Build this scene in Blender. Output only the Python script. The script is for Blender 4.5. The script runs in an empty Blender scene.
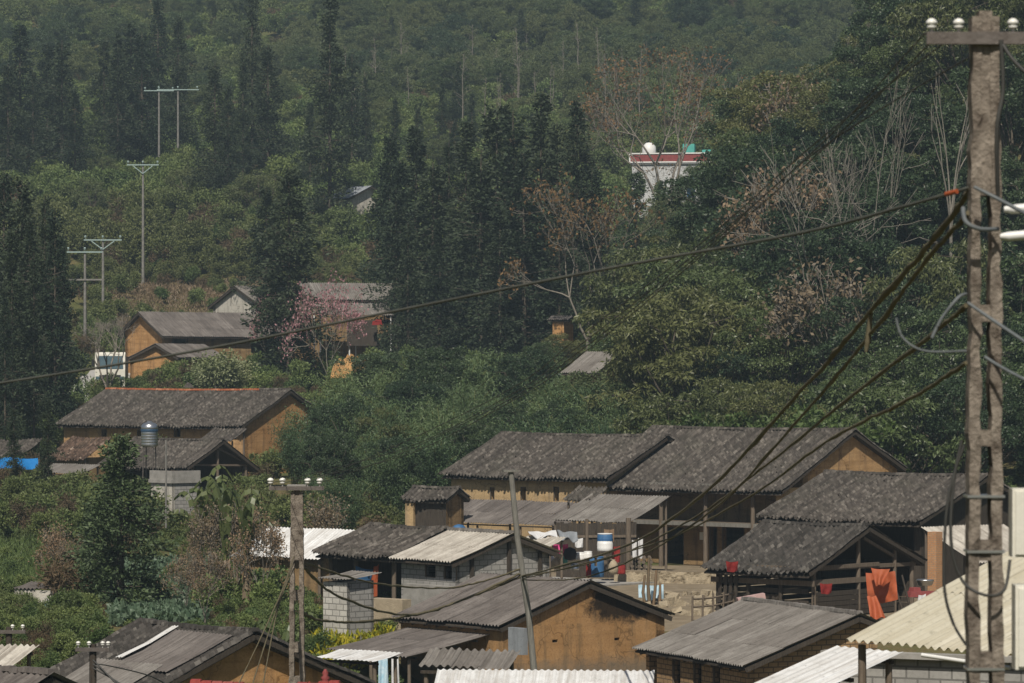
import bpy, math, random
import numpy as np
from mathutils import Vector, Matrix, noise

R = math.radians
C = bpy.context.scene.collection
sc = bpy.context.scene
F, HY, CX = 3600.0, 375.0, 512.0          # focal length in pixels, horizon row, centre column

# ------------------------------------------------------------------ camera, world, sun, exposure
cam = bpy.data.objects.new('camera', bpy.data.cameras.new('camera'))
C.objects.link(cam)
cam.location = (0, 0, 0)
cam.rotation_euler = (R(90), 0, 0)
cam.data.sensor_width = 36.0
cam.data.lens = 36.0 * F / 1024
cam.data.shift_y = (HY - 341.5) / 1024
cam.data.clip_start, cam.data.clip_end = 0.5, 4000
cam.data.dof.use_dof = True
cam.data.dof.focus_distance = 165
cam.data.dof.aperture_fstop = 6.3
sc.camera = cam

SUN_AZ, SUN_EL = 189.0, 51.0              # clockwise from +Y (view direction); behind the camera, to its left
w = bpy.data.worlds.new('World'); sc.world = w; w.use_nodes = True
nt = w.node_tree; nt.nodes.clear()
sky = nt.nodes.new('ShaderNodeTexSky'); sky.sky_type = 'NISHITA'; sky.sun_disc = False
sky.sun_elevation = R(SUN_EL); sky.sun_rotation = R(SUN_AZ); sky.dust_density = 2.0
bg = nt.nodes.new('ShaderNodeBackground'); bg.inputs['Strength'].default_value = 0.045
wo = nt.nodes.new('ShaderNodeOutputWorld')
nt.links.new(sky.outputs[0], bg.inputs[0]); nt.links.new(bg.outputs[0], wo.inputs[0])
sl = bpy.data.lights.new('sun', 'SUN'); sl.energy = 4.4; sl.angle = R(0.5); sl.color = (1.0, 0.93, 0.82)
sun = bpy.data.objects.new('sun', sl); C.objects.link(sun)
sd = Vector((math.sin(R(SUN_AZ)) * math.cos(R(SUN_EL)), math.cos(R(SUN_AZ)) * math.cos(R(SUN_EL)), math.sin(R(SUN_EL))))
sun.rotation_euler = (-sd).to_track_quat('-Z', 'Y').to_euler()
sun.location = sd * 50
vs = sc.view_settings
vs.view_transform = 'Standard'; vs.look = 'None'; vs.gamma = 1.0; vs.use_curve_mapping = False
vs.exposure = 0.05
sc.cycles.max_bounces = 5; sc.cycles.diffuse_bounces = 2; sc.cycles.glossy_bounces = 2
sc.cycles.transmission_bounces = 3; sc.cycles.volume_bounces = 0; sc.cycles.transparent_max_bounces = 4
sc.cycles.use_denoising = True; sc.cycles.denoiser = 'OPENIMAGEDENOISE'; sc.cycles.denoising_prefilter = 'ACCURATE'; sc.cycles.sample_clamp_indirect = 3.0; sc.cycles.sample_clamp_direct = 8.0
sc.cycles.caustics_reflective = False; sc.cycles.caustics_refractive = False
HAZE_DENSITY = 0.00025

# ------------------------------------------------------------------ helpers
def P(px, py, D): return Vector(((px - CX) / F * D, D, -(py - HY) / F * D))
def V(*a): return Vector(a)
rnd = random.Random(7)

class MB:
    """collects shapes; build() links them as ONE mesh object"""
    def __init__(s): s.v = []; s.f = []; s.m = []; s.sm = []
    def add(s, verts, faces, mi=0, smooth=False):
        o = len(s.v); s.v += [tuple(x) for x in verts]
        s.f += [tuple(o + i for i in f) for f in faces]; s.m += [mi] * len(faces); s.sm += [smooth] * len(faces)
    def box(s, c, d, rz=0.0, mi=0, taper=1.0):
        x, y, z = d[0] / 2, d[1] / 2, d[2] / 2; cs, sn = math.cos(rz), math.sin(rz); vv = []
        for k, t in ((-1, 1.0), (1, taper)):
            for i, j in ((-1, -1), (1, -1), (1, 1), (-1, 1)):
                a, b = i * x * t, j * y * t
                vv.append((c[0] + a * cs - b * sn, c[1] + a * sn + b * cs, c[2] + k * z))
        s.add(vv, [(0, 3, 2, 1), (4, 5, 6, 7), (0, 1, 5, 4), (1, 2, 6, 5), (2, 3, 7, 6), (3, 0, 4, 7)], mi)
    def beam(s, a, b, wd, ht, mi=0):
        a, b = Vector(a), Vector(b); d = (b - a).normalized()
        up = V(0, 0, 1) if abs(d.z) < .95 else V(0, 1, 0)
        sx = d.cross(up).normalized() * wd / 2; sy = sx.cross(d).normalized() * ht / 2
        vv = [q + i * sx + j * sy for q in (a, b) for i, j in ((-1, -1), (1, -1), (1, 1), (-1, 1))]
        s.add(vv, [(0, 3, 2, 1), (4, 5, 6, 7), (0, 1, 5, 4), (1, 2, 6, 5), (2, 3, 7, 6), (3, 0, 4, 7)], mi)
    def tube(s, pts, rad, n=6, mi=0, cap=True):
        pts = [Vector(p) for p in pts]; k = len(pts)
        rad = [rad] * k if not hasattr(rad, '__len__') else rad; vv = []
        for i, p in enumerate(pts):
            d = (pts[min(i + 1, k - 1)] - pts[max(i - 1, 0)]).normalized()
            up = V(0, 0, 1) if abs(d.z) < .9 else V(0, 1, 0)
            a = d.cross(up).normalized(); b = a.cross(d)
            vv += [p + rad[i] * (math.cos(t) * a + math.sin(t) * b) for t in (2 * math.pi * q / n for q in range(n))]
        ff = [(i * n + q, i * n + (q + 1) % n, (i + 1) * n + (q + 1) % n, (i + 1) * n + q) for i in range(k - 1) for q in range(n)]
        s.add(vv, ff, mi, True)
        if cap: s.add(vv[:n], [tuple(range(n))], mi); s.add(vv[-n:], [tuple(range(n))], mi)
    def lathe(s, c, prof, n=14, mi=0):
        vv = [(c[0] + r * math.cos(2 * math.pi * q / n), c[1] + r * math.sin(2 * math.pi * q / n), c[2] + z) for r, z in prof for q in range(n)]
        s.add(vv, [(i * n + q, i * n + (q + 1) % n, (i + 1) * n + (q + 1) % n, (i + 1) * n + q) for i in range(len(prof) - 1) for q in range(n)], mi, True)
    def npq(s, verts, quads, mi=0):
        o = len(s.v); s.v += list(map(tuple, verts)); q = (np.asarray(quads) + o).tolist()
        s.f += q; s.m += [mi] * len(q); s.sm += [False] * len(q)
    def build(s, name, mats, parent=None, uv=False, loc=None):
        me = bpy.data.meshes.new(name); me.from_pydata(s.v, [], s.f)
        mats = mats if isinstance(mats, (list, tuple)) else [mats]
        for m in mats: me.materials.append(m)
        if len(mats) > 1: me.polygons.foreach_set('material_index', s.m)
        me.polygons.foreach_set('use_smooth', s.sm); me.update()
        if uv:
            lay = me.uv_layers.new(name='UVMap').data
            for p in me.polygons:
                n = p.normal
                if abs(n.z) > .85: ax, ay = V(1, 0, 0), V(0, 1, 0)
                else: ax = V(-n.y, n.x, 0).normalized(); ay = V(0, 0, 1)
                for li in p.loop_indices:
                    co = me.vertices[me.loops[li].vertex_index].co; lay[li].uv = (co.dot(ax), co.dot(ay))
        return link(name, me, parent, loc)

def link(name, me, parent=None, loc=None):
    o = bpy.data.objects.new(name, me); C.objects.link(o); o.parent = parent
    if loc is not None: o.location = loc
    return o
def tag(o, label, cat, group=None):
    o['label'] = label; o['category'] = cat
    if group: o['group'] = group
    return o
def thing(name, label, cat, loc=(0, 0, 0), rz=0.0, group=None):
    o = bpy.data.objects.new(name, None); C.objects.link(o); o.location = loc; o.rotation_euler = (0, 0, rz)
    o.empty_display_size = .2
    return tag(o, label, cat, group)
def kind(o, k): o['kind'] = k; return o
def copy_tree(o, parent=None):
    c = o.copy(); C.objects.link(c); c.parent = parent
    for ch in [x for x in bpy.data.objects if x.parent == o]: copy_tree(ch, c)
    return c
def np_mesh(name, v, q, mat):
    me = bpy.data.meshes.new(name); v = np.asarray(v, dtype=np.float32); q = np.asarray(q, dtype=np.int32)
    me.vertices.add(len(v)); me.vertices.foreach_set('co', v.ravel())
    me.loops.add(q.size); me.loops.foreach_set('vertex_index', q.ravel())
    me.polygons.add(len(q)); me.polygons.foreach_set('loop_start', np.arange(0, q.size, 4, dtype=np.int32))
    me.materials.append(mat); me.update(calc_edges=True); me.validate()
    return me

# ------------------------------------------------------------------ materials
class NT:
    def __init__(s, name):
        s.mat = bpy.data.materials.new(name); s.mat.use_nodes = True; s.t = s.mat.node_tree; s.t.nodes.clear()
        s.out = s.n('ShaderNodeOutputMaterial')
    def n(s, typ, **kw):
        nd = s.t.nodes.new(typ)
        for k, v in kw.items(): setattr(nd, k, v)
        return nd
    def l(s, a, b): s.t.links.new(a, b)
    def noise(s, vec, scale, detail=4, rough=.6, stretch=None):
        if stretch is not None:
            m = s.n('ShaderNodeMapping'); m.inputs['Scale'].default_value = stretch; s.l(vec, m.inputs['Vector']); vec = m.outputs[0]
        nd = s.n('ShaderNodeTexNoise'); nd.inputs['Scale'].default_value = scale; nd.inputs['Detail'].default_value = detail
        nd.inputs['Roughness'].default_value = rough; s.l(vec, nd.inputs['Vector']); return nd.outputs['Fac']
    def rng(s, fac, lo, hi, a=0.0, b=1.0):
        m = s.n('ShaderNodeMapRange'); m.inputs[1].default_value = lo; m.inputs[2].default_value = hi
        m.inputs[3].default_value = a; m.inputs[4].default_value = b; s.l(fac, m.inputs[0]); return m.outputs[0]
    def mix(s, fac, a, b, mode='MIX'):
        m = s.n('ShaderNodeMix', data_type='RGBA', blend_type=mode)
        for sock, val in ((m.inputs[0], fac), (m.inputs[6], a), (m.inputs[7], b)):
            if hasattr(val, 'links'): s.l(val, sock)
            elif isinstance(val, (int, float)): sock.default_value = val
            else: sock.default_value = (*val, 1)
        return m.outputs[2]
    def math(s, op, a, b=0.0):
        m = s.n('ShaderNodeMath', operation=op)
        for sock, val in ((m.inputs[0], a), (m.inputs[1], b)):
            if hasattr(val, 'links'): s.l(val, sock)
            else: sock.default_value = val
        return m.outputs[0]
    def bsdf(s, col, rough=.9, spec=.25, metal=0.0, bump=None, bstr=.4, bdist=.03):
        p = s.n('ShaderNodeBsdfPrincipled'); p.inputs['Roughness'].default_value = rough
        p.inputs['Specular IOR Level'].default_value = spec; p.inputs['Metallic'].default_value = metal
        if hasattr(col, 'links'): s.l(col, p.inputs['Base Color'])
        else: p.inputs['Base Color'].default_value = (*col, 1)
        if bump is not None:
            b = s.n('ShaderNodeBump'); b.inputs['Strength'].default_value = bstr; b.inputs['Distance'].default_value = bdist
            s.l(bump, b.inputs['Height']); s.l(b.outputs[0], p.inputs['Normal'])
        return p.outputs[0]
    def done(s, sh): s.l(sh, s.out.inputs['Surface']); return s.mat
    def obj(s): return s.n('ShaderNodeTexCoord').outputs['Object']
    def uv(s): return s.n('ShaderNodeTexCoord').outputs['UV']
    def isl(s): return s.n('ShaderNodeNewGeometry').outputs['Random Per Island']
    def pos(s): return s.n('ShaderNodeNewGeometry').outputs['Position']
    def orand(s): return s.n('ShaderNodeObjectInfo').outputs['Random']

def m_plain(name, c1, c2, scale=3.0, rough=.9, spec=.25, metal=0.0, bump=.3, stretch=None, isl=0.0, bdist=.02):
    t = NT(name); o = t.obj(); f = t.noise(o, scale, 5, .65, stretch); col = t.mix(t.rng(f, .3, .7), c1, c2)
    if isl: col = t.mix(isl, col, t.mix(t.isl(), tuple(.45 * x for x in c1), tuple(min(1, 1.6 * x) for x in c2)))
    return t.done(t.bsdf(col, rough, spec, metal, t.noise(o, scale * 4, 4) if bump else None, bump, bdist))
def m_earth(name, c1, c2, stain, layer=.5, soot=None, foot=None):
    """rammed earth: courses, blotches, fine grit, rain streaks running down"""
    t = NT(name); u = t.uv()
    blot = t.noise(u, .8, 5, .7); grit = t.noise(u, 11, 4, .85); course = t.noise(u, 1.0, 3, .5, (.35, 4.5, 1)); streak = t.noise(u, 1.0, 4, .6, (2.4, .25, 1))
    col = t.mix(t.rng(blot, .3, .7), c1, c2)
    col = t.mix(t.rng(course, .35, .7, 0, layer), col, tuple(.55 * x for x in c1))
    col = t.mix(t.rng(streak, .5, .7, 0, .7), col, stain)
    col = t.mix(t.rng(grit, .5, .72, 0, .7), col, tuple(.4 * x for x in c1))
    vor = t.n('ShaderNodeTexVoronoi', feature='DISTANCE_TO_EDGE'); vor.inputs['Scale'].default_value = .55
    wob = t.n('ShaderNodeVectorMath', operation='ADD'); t.l(u, wob.inputs[0])
    nz = t.n('ShaderNodeTexNoise'); nz.inputs['Scale'].default_value = 2.0; t.l(u, nz.inputs['Vector']); t.l(nz.outputs['Color'], wob.inputs[1]); t.l(wob.outputs[0], vor.inputs['Vector'])
    col = t.mix(t.rng(vor.outputs['Distance'], .0, .02, .6, 0), col, tuple(.25 * x for x in c1))
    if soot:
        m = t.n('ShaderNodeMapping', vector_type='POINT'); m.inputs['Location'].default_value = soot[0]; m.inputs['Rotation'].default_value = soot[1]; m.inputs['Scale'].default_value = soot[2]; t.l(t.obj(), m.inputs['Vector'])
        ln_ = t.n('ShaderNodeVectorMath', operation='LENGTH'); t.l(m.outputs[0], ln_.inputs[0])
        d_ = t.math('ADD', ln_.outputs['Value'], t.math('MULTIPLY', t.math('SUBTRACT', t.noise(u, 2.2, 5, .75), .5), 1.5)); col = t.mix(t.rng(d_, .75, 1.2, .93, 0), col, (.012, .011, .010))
    if foot:
        sx = t.n('ShaderNodeSeparateXYZ'); t.l(u, sx.inputs[0]); d_ = t.math('ADD', sx.outputs[1], t.math('MULTIPLY', t.noise(u, 1.3, 5, .7), 1.2)); col = t.mix(t.rng(d_, foot, foot + .5, .7, 0), col, (.17, .155, .125))
    return t.done(t.bsdf(col, .95, .1, 0, grit, .5, .03))
def m_brick(name, c1, c2, mortar, bw, bh, dirt, mw=.012):
    t = NT(name); u = t.uv(); b = t.n('ShaderNodeTexBrick'); t.l(u, b.inputs['Vector']); b.inputs['Scale'].default_value = 1
    b.inputs['Color1'].default_value = (*c1, 1); b.inputs['Color2'].default_value = (*c2, 1); b.inputs['Mortar'].default_value = (*mortar, 1)
    b.inputs['Mortar Size'].default_value = mw; b.inputs['Brick Width'].default_value = bw; b.inputs['Row Height'].default_value = bh; b.inputs['Bias'].default_value = 0
    d = t.noise(u, .9, 5, .7); col = t.mix(t.rng(d, .45, .75, 0, .6), b.outputs['Color'], dirt)
    col = t.mix(t.rng(t.noise(u, 12, 2), .5, .8, 0, .35), col, tuple(.4 * x for x in c1))
    return t.done(t.bsdf(col, .93, .15, 0, t.math('SUBTRACT', 1.0, b.outputs['Fac']), .5, .015))
def m_tile(name, c1, c2, c3, moss=(.045, .05, .03)):
    t = NT(name); i = t.isl(); r = t.n('ShaderNodeValToRGB'); t.l(i, r.inputs[0]); e = r.color_ramp.elements
    e[0].position, e[0].color = 0, (*c1, 1); e[1].position, e[1].color = .85, (*c2, 1)
    n = r.color_ramp.elements.new(.97); n.color = (*c3, 1)
    o = t.obj(); big = t.noise(o, .5, 4, .7); col0 = t.mix(t.rng(t.noise(o, 1.0, 4, .6, (6.0, .35, .35)), .42, .62, 0, .6), r.outputs[0], tuple(.55 * x for x in c1)); col = t.mix(t.rng(big, .5, .8, 0, .35), col0, moss)
    col = t.mix(t.rng(t.noise(o, 5, 3), .5, .8, 0, .4), col, c1)
    return t.done(t.bsdf(col, .9, .2))
def m_corr(name, c1, c2, stain, rough=.9, isl=.45, metal=0.0):
    t = NT(name); o = t.obj(); col = t.mix(t.isl(), c1, c2)
    lo = t.noise(o, 1.2, 5, .7); fine = t.noise(o, 9, 3, .7); st = t.noise(o, 1.0, 5, .7, (9.0, .45, .45))  # stain streaks, strengthened to replace missing light contrast on the corrugations
    col = t.mix(t.rng(lo, .42, .72, 0, .7), col, stain); col = t.mix(t.rng(st, .44, .66, 0, .8), col, stain)
    col = t.mix(t.rng(fine, .56, .78, 0, .5), col, tuple(.4 * x for x in stain))
    return t.done(t.bsdf(col, rough, .25, metal, fine, .15, .01))
def m_leaf(name, dark, light, big=None, trans=.3, rough=.5, spec=.3, obvar=.5):
    t = NT(name); col = t.mix(t.isl(), dark, light)
    col = t.mix(t.math('MULTIPLY', t.orand(), obvar), col, t.mix(.5, tuple(1.4 * x for x in light), (light[0] * 1.7, light[1] * 1.1, light[2] * .9)))
    if big is not None: col = t.mix(t.rng(t.noise(t.pos(), .018, 3), .42, .62, 0, .75), col, big)
    p = t.bsdf(col, rough, spec); tr = t.n('ShaderNodeBsdfTranslucent'); t.l(t.mix(1.0, col, (1.0, 1.1, .6), 'MULTIPLY'), tr.inputs[0])
    mx = t.n('ShaderNodeMixShader'); mx.inputs[0].default_value = trans; t.l(p, mx.inputs[1]); t.l(tr.outputs[0], mx.inputs[2])
    return t.done(mx.outputs[0])

MT = dict(
    earth=m_earth('rammed earth', (.38, .225, .10), (.62, .41, .215), (.19, .125, .085)),
    earth_orange=m_earth('orange rammed earth', (.39, .205, .075), (.62, .375, .18), (.16, .10, .06)),
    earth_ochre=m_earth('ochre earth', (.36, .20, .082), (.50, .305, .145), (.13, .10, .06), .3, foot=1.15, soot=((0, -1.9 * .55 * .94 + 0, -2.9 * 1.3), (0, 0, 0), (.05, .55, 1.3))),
    earth_pale=m_earth('pale rammed earth', (.47, .33, .17), (.58, .42, .24), (.20, .16, .11)),
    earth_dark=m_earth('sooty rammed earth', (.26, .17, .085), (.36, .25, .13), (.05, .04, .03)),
    plaster=m_earth('weathered plaster', (.50, .47, .41), (.62, .59, .52), (.16, .15, .13), .25),
    white=m_earth('white plaster', (.50, .51, .51), (.60, .61, .61), (.28, .29, .29), .15),
    brick=m_brick('adobe brick', (.33, .21, .105), (.41, .27, .145), (.13, .095, .06), .36, .17, (.15, .11, .075), .02),
    red_brick=m_brick('orange brick', (.50, .24, .10), (.56, .30, .14), (.35, .27, .2), .22, .08, (.25, .15, .1)),
    cmu=m_brick('concrete block', (.30, .29, .275), (.38, .37, .345), (.17, .165, .155), .42, .21, (.15, .145, .135), .018),
    cmu_lit=m_brick('lit concrete block', (.46, .44, .40), (.56, .54, .49), (.22, .21, .19), .40, .22, (.24, .225, .2), .02),
    tile=m_tile('grey clay tile', (.055, .048, .042), (.128, .113, .099), (.19, .172, .15)),
    tile_dark=m_tile('dark clay tile', (.042, .038, .034), (.098, .089, .08), (.16, .148, .132), (.035, .036, .027)),
    tile_brown=m_tile('brown clay tile', (.06, .04, .03), (.17, .115, .085), (.3, .23, .18)),
    tile_red=m_tile('red ridge tile', (.30, .09, .04), (.42, .15, .07), (.5, .25, .15), (.2, .1, .06)),
    tile_crimson=m_tile('painted red tile', (.26, .045, .04), (.34, .07, .06), (.4, .14, .12), (.18, .05, .04)),
    fibro=m_corr('weathered fibre cement', (.17, .155, .14), (.25, .235, .215), (.095, .085, .075)),
    fibro_brown=m_corr('brown fibre cement', (.13, .115, .105), (.20, .18, .165), (.07, .06, .055)),
    fibro_pale=m_corr('pale fibre cement', (.44, .41, .36), (.56, .53, .47), (.22, .195, .165)),
    fibro_cream=m_corr('cream fibre cement', (.46, .435, .35), (.53, .50, .41), (.36, .325, .24)),
    white_metal=m_corr('white sheet metal', (.66, .67, .67), (.74, .75, .75), (.42, .40, .37), .6),
    grey_metal=m_corr('grey sheet metal', (.24, .26, .28), (.3, .32, .34), (.18, .19, .2), .6),
    wood=m_plain('old timber', (.10, .078, .058), (.19, .155, .12), 6, .9, .15, stretch=(4, 4, .4)),
    wood_dark=m_plain('dark timber', (.035, .029, .024), (.08, .066, .052), 6, .9, .15, stretch=(4, 4, .4)),
    wood_grey=m_plain('grey pole wood', (.12, .115, .10), (.24, .23, .205), 9, .9, .15, stretch=(3, 3, .25)),
    concrete=m_plain('pole concrete', (.085, .068, .055), (.30, .26, .215), 7, .95, .1, bump=.9, bdist=.03),
    concrete_far=m_plain('far pole concrete', (.14, .135, .125), (.26, .25, .23), 3, .95, .1),
    slab=m_plain('grey concrete', (.22, .21, .19), (.36, .345, .32), 2, .95, .1),
    stone=m_plain('tan stone', (.22, .18, .125), (.42, .35, .25), 5, .95, .1, bump=.8, isl=.5, bdist=.05),
    masonry=m_plain('rough tan masonry', (.15, .125, .088), (.40, .335, .235), 2.6, .95, .1, bump=.9, bdist=.06, isl=.35),
    steel=m_plain('dull steel', (.10, .085, .075), (.17, .15, .135), 8, .6, .4, .4),
    inox=m_plain('stainless steel', (.55, .56, .57), (.62, .63, .64), 1, .3, .5, .9, 0),
    porcelain=m_plain('porcelain', (.70, .69, .64), (.78, .77, .72), 6, .3, .5, 0, 0),
    porcelain_teal=m_plain('pale glass insulator', (.27, .36, .35), (.35, .45, .43), 6, .35, .5, 0, 0),
    cable=m_plain('black cable', (.030, .030, .028), (.055, .055, .05), 2, .6, .4, 0, 0),
    cable_olive=m_plain('dusty cable', (.085, .072, .042), (.15, .13, .08), 5, .85, .2, 0, .3),
    cable_long=m_plain('dull black cable', (.05, .052, .045), (.085, .088, .075), 4, .7, .3, 0, 0),
    cable_grey=m_plain('grey cable', (.09, .10, .105), (.15, .165, .17), 5, .6, .3, 0, 0),
    blue=m_plain('blue tarp', (.025, .09, .21), (.05, .14, .28), 3, .6, .3),
    bright_blue=m_plain('bright blue tarp', (.01, .19, .55), (.02, .25, .65), 3, .6, .3),
    orange=m_plain('orange tarp', (.30, .065, .022), (.38, .095, .035), 2, .65, .3),
    red=m_plain('red cloth', (.16, .018, .018), (.27, .035, .03), 3, .9, .1),
    pink=m_plain('pink cloth', (.55, .05, .2), (.6, .1, .25), 3, .9, .1),
    cloth=m_plain('white cloth', (.5, .5, .5), (.68, .68, .68), 4, .95, .1),
    cloth_blue=m_plain('pale blue cloth', (.25, .42, .52), (.5, .58, .62), 5, .95, .1),
    tank_band=m_plain('dull blue paint', (.03, .07, .13), (.05, .1, .17), 2, .5, .4, .3, 0),
    dark=m_plain('dark cloth', (.02, .02, .025), (.05, .05, .06), 3, .95, .1),
    cream=m_plain('cream enamel', (.62, .60, .52), (.70, .68, .6), 2, .5, .4),
    plastic=m_plain('white plastic', (.68, .68, .66), (.75, .75, .73), 2, .4, .4, 0, 0),
    glass=m_plain('windscreen glass', (.06, .10, .12), (.09, .14, .16), 1, .1, .6, 0, 0),
    rubber=m_plain('rubber', (.02, .02, .02), (.035, .035, .035), 4, .8, .2),
    teal=m_plain('teal paint', (.07, .35, .30), (.10, .42, .36), 3, .6, .3),
    red_paint=m_plain('red paint', (.20, .045, .045), (.27, .065, .06), 4, .7, .3),
    road=m_plain('concrete road', (.32, .31, .29), (.42, .41, .39), 1.2, .95, .1),
    bark=m_plain('bark', (.06, .05, .038), (.14, .12, .095), 5, .95, .1, stretch=(3, 3, .5)),
    bark_pale=m_plain('pale bark', (.13, .12, .102), (.25, .23, .195), 5, .95, .1),
    bark_grey=m_plain('grey bark', (.13, .115, .095), (.25, .225, .19), 5, .95, .1),
    culm=m_plain('bamboo culm', (.08, .10, .03), (.16, .17, .06), 4, .6, .3),
    dry=m_leaf('dry leaves', (.10, .072, .045), (.24, .19, .125), None, .25),
    conifer=m_leaf('conifer needles', (0.0119, 0.0195, 0.0127), (0.0462, 0.0701, 0.0378), None, .15, .6, .2, .45),
    conifer_near=m_leaf('near conifer needles', (0.0273, 0.0446, 0.0230), (0.1134, 0.1622, 0.0733), None, .2, .55, .25, .2),
    broad=m_leaf('broad leaves', (0.0181, 0.0320, 0.0145), (0.1013, 0.1516, 0.0610), None, .26, .42, .35, .5),
    broad_dark=m_leaf('dark broad leaves', (0.0127, 0.0253, 0.0151), (0.0595, 0.0998, 0.0483), None, .22, .45, .3, .5),
    broad_olive=m_leaf('olive leaves', (0.0341, 0.0456, 0.0182), (0.1565, 0.1831, 0.0717), None, .3, .45, .35, .4),
    bamboo=m_leaf('bamboo leaves', (0.0264, 0.0461, 0.0223), (0.1109, 0.1832, 0.0844), None, .3, .5, .3, .8),
    shrub=m_leaf('shrub leaves', (0.0442, 0.0718, 0.0290), (0.1645, 0.2392, 0.0857), (.125, .13, .05), .3, .55, .25, .6),
    broad_hill=m_leaf('hillside leaves', (.044, .064, .030), (.125, .160, .070), (.145, .17, .08), .3, .6, .2, .5),
    brush=m_leaf('brown brush', (.05, .038, .024), (.13, .105, .065), None, .25, .7, .15, .5),
    fresh=m_leaf('fresh green leaves', (0.0480, 0.0832, 0.0255), (0.1137, 0.1714, 0.0561), None, .35, .5, .3, .4),
    pale_leaf=m_leaf('pale new leaves', (.08, .12, .04), (.30, .34, .20), None, .3, .5, .3, .3),
    blossom=m_leaf('pink blossom', (.26, .12, .14), (.48, .29, .32), None, .3, .7, .1, .2),
    buds=m_leaf('orange buds', (.12, .075, .035), (.21, .135, .065), None, .25, .7, .1, .3),
    banana=m_leaf('banana leaf', (.05, .08, .028), (.125, .16, .065), None, .35, .4, .4, .3),
    cabbage=m_leaf('cabbage leaves', (.06, .105, .06), (.14, .20, .13), None, .25, .5, .35, .2),
    yellow=m_leaf('yellow flowers', (.10, .16, .02), (.50, .42, .03), None, .3, .6, .2, .2),
)
def m_ground():
    t = NT('hillside ground'); p = t.pos()
    a = t.noise(p, .06, 5, .65); b = t.noise(p, .6, 5, .7); c = t.noise(p, 4, 3, .7)
    col = t.mix(t.rng(a, .4, .6), (.075, .095, .028), (.17, .12, .065)); col = t.mix(t.rng(b, .45, .65, 0, .7), col, (.06, .085, .024))
    col = t.mix(t.rng(c, .5, .75, 0, .5), col, (.05, .04, .025))
    return t.done(t.bsdf(col, .95, .1, 0, c, .6, .1))
MT['ground'] = m_ground()
MT['dirt'] = m_plain('yard dirt', (.15, .12, .08), (.27, .22, .155), .8, .95, .1, bump=.8, bdist=.06)
MT['dirt_orange'] = m_plain('orange soil', (.34, .19, .075), (.46, .28, .12), 1, .95, .1, bump=.8, bdist=.06)

# ------------------------------------------------------------------ terrain
PROF = [(-40, -1.7), (0, -2.3), (15, -4.3), (26, -6), (53, -7.4), (80, -9.6), (100, -11.2), (122, -11.2), (131, -9.9), (150, -10.1), (186, -10.1), (200, -9.3), (215, -8.3), (240, -6.5),
        (270, -3.9), (300, -1.0), (330, 2.2), (345, 4.6), (358, 8.2), (374, 9.4), (400, 15.8), (470, 29), (560, 46), (700, 74), (930, 118)]
PX_, PZ_ = [p[0] for p in PROF], [p[1] for p in PROF]
def sst(a, b, x):
    t = min(1, max(0, (x - a) / (b - a))); return t * t * (3 - 2 * t)
def gz(x, y):
    z = float(np.interp(y, PX_, PZ_))
    z -= 1.3 * sst(-5, -2.5, x) * sst(116, 122, y) * (1 - sst(134, 142, y))
    ry = sst(192, 292, y) * (1 - .95 * sst(308, 392, y))
    z += min(max(x - 4, 0) * .79, 42) * ry
    k = sst(195, 330, y)
    z += k * (1.1 * noise.noise((x * .05, y * .05, 3)) + .35 * noise.noise((x * .2, y * .2, 9)))
    k2 = sst(470, 600, y)
    return z + k2 * 8 * noise.noise((x * .012, y * .012, 5))
def grid_terrain():
    ys = list(np.arange(-40, 180, 5)) + list(np.arange(180, 480, 3)) + list(np.arange(480, 931, 8)); us = np.linspace(-1, 1, 131)
    mb = MB(); n = len(us)
    vv = []
    for y in ys:
        hw = 60 + .22 * max(y, 0)
        for u in us:
            x = u * hw; vv.append((x, y, gz(x, y)))
    ff = [(j * n + i, j * n + i + 1, (j + 1) * n + i + 1, (j + 1) * n + i) for j in range(len(ys) - 1) for i in range(n - 1)]
    mb.add(vv, ff, 0, True)
    return kind(mb.build('ground', MT['ground']), 'structure')
grid_terrain()
AVOID = []                                  # (x, y, radius) kept free of undergrowth
def sheet_on_ground(name, pts, wid, mat, lift=.03, n=40, keep=True):
    """a strip draped on the ground: pts = [(x, y)], wid = half width"""
    mb = MB(); P2 = [Vector((p[0], p[1], 0)) for p in pts]; Q = []
    for i in range(len(P2) - 1):
        for k in range(n): Q.append(P2[i].lerp(P2[i + 1], k / n))
    Q.append(P2[-1]); vv = []
    for i, q in enumerate(Q):
        d = (Q[min(i + 1, len(Q) - 1)] - Q[max(i - 1, 0)]).normalized(); s = V(-d.y, d.x, 0)
        for j in (-1, -.33, .33, 1):
            c = q + s * wid * j; vv.append((c.x, c.y, gz(c.x, c.y) + lift))
        if keep: AVOID.append((q.x, q.y, wid + .3))
    mb.add(vv, [(4 * i + j, 4 * i + j + 1, 4 * i + j + 5, 4 * i + j + 4) for i in range(len(Q) - 1) for j in range(3)], 0, True)
    return kind(mb.build(name, mat), 'structure')
def gx(px, D): return (px - CX) / F * D
sheet_on_ground('road', [(gx(-40, 276), 276), (gx(60, 284), 284), (gx(98, 292), 292), (gx(120, 315), 315)], 2.6, MT['road'], .06)
sheet_on_ground('dirt_path', [(gx(-30, 192), 192), (gx(30, 194), 194), (gx(70, 190), 190)], .9, MT['dirt'], .05)
sheet_on_ground('yard', [(gx(505, 154), 154), (gx(1000, 156), 156)], 33, MT['dirt'], .05, keep=False)
sheet_on_ground('earth_bank', [(gx(325, 282), 282), (gx(392, 289), 289)], 4.5, MT['dirt_orange'], .06)

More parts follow.
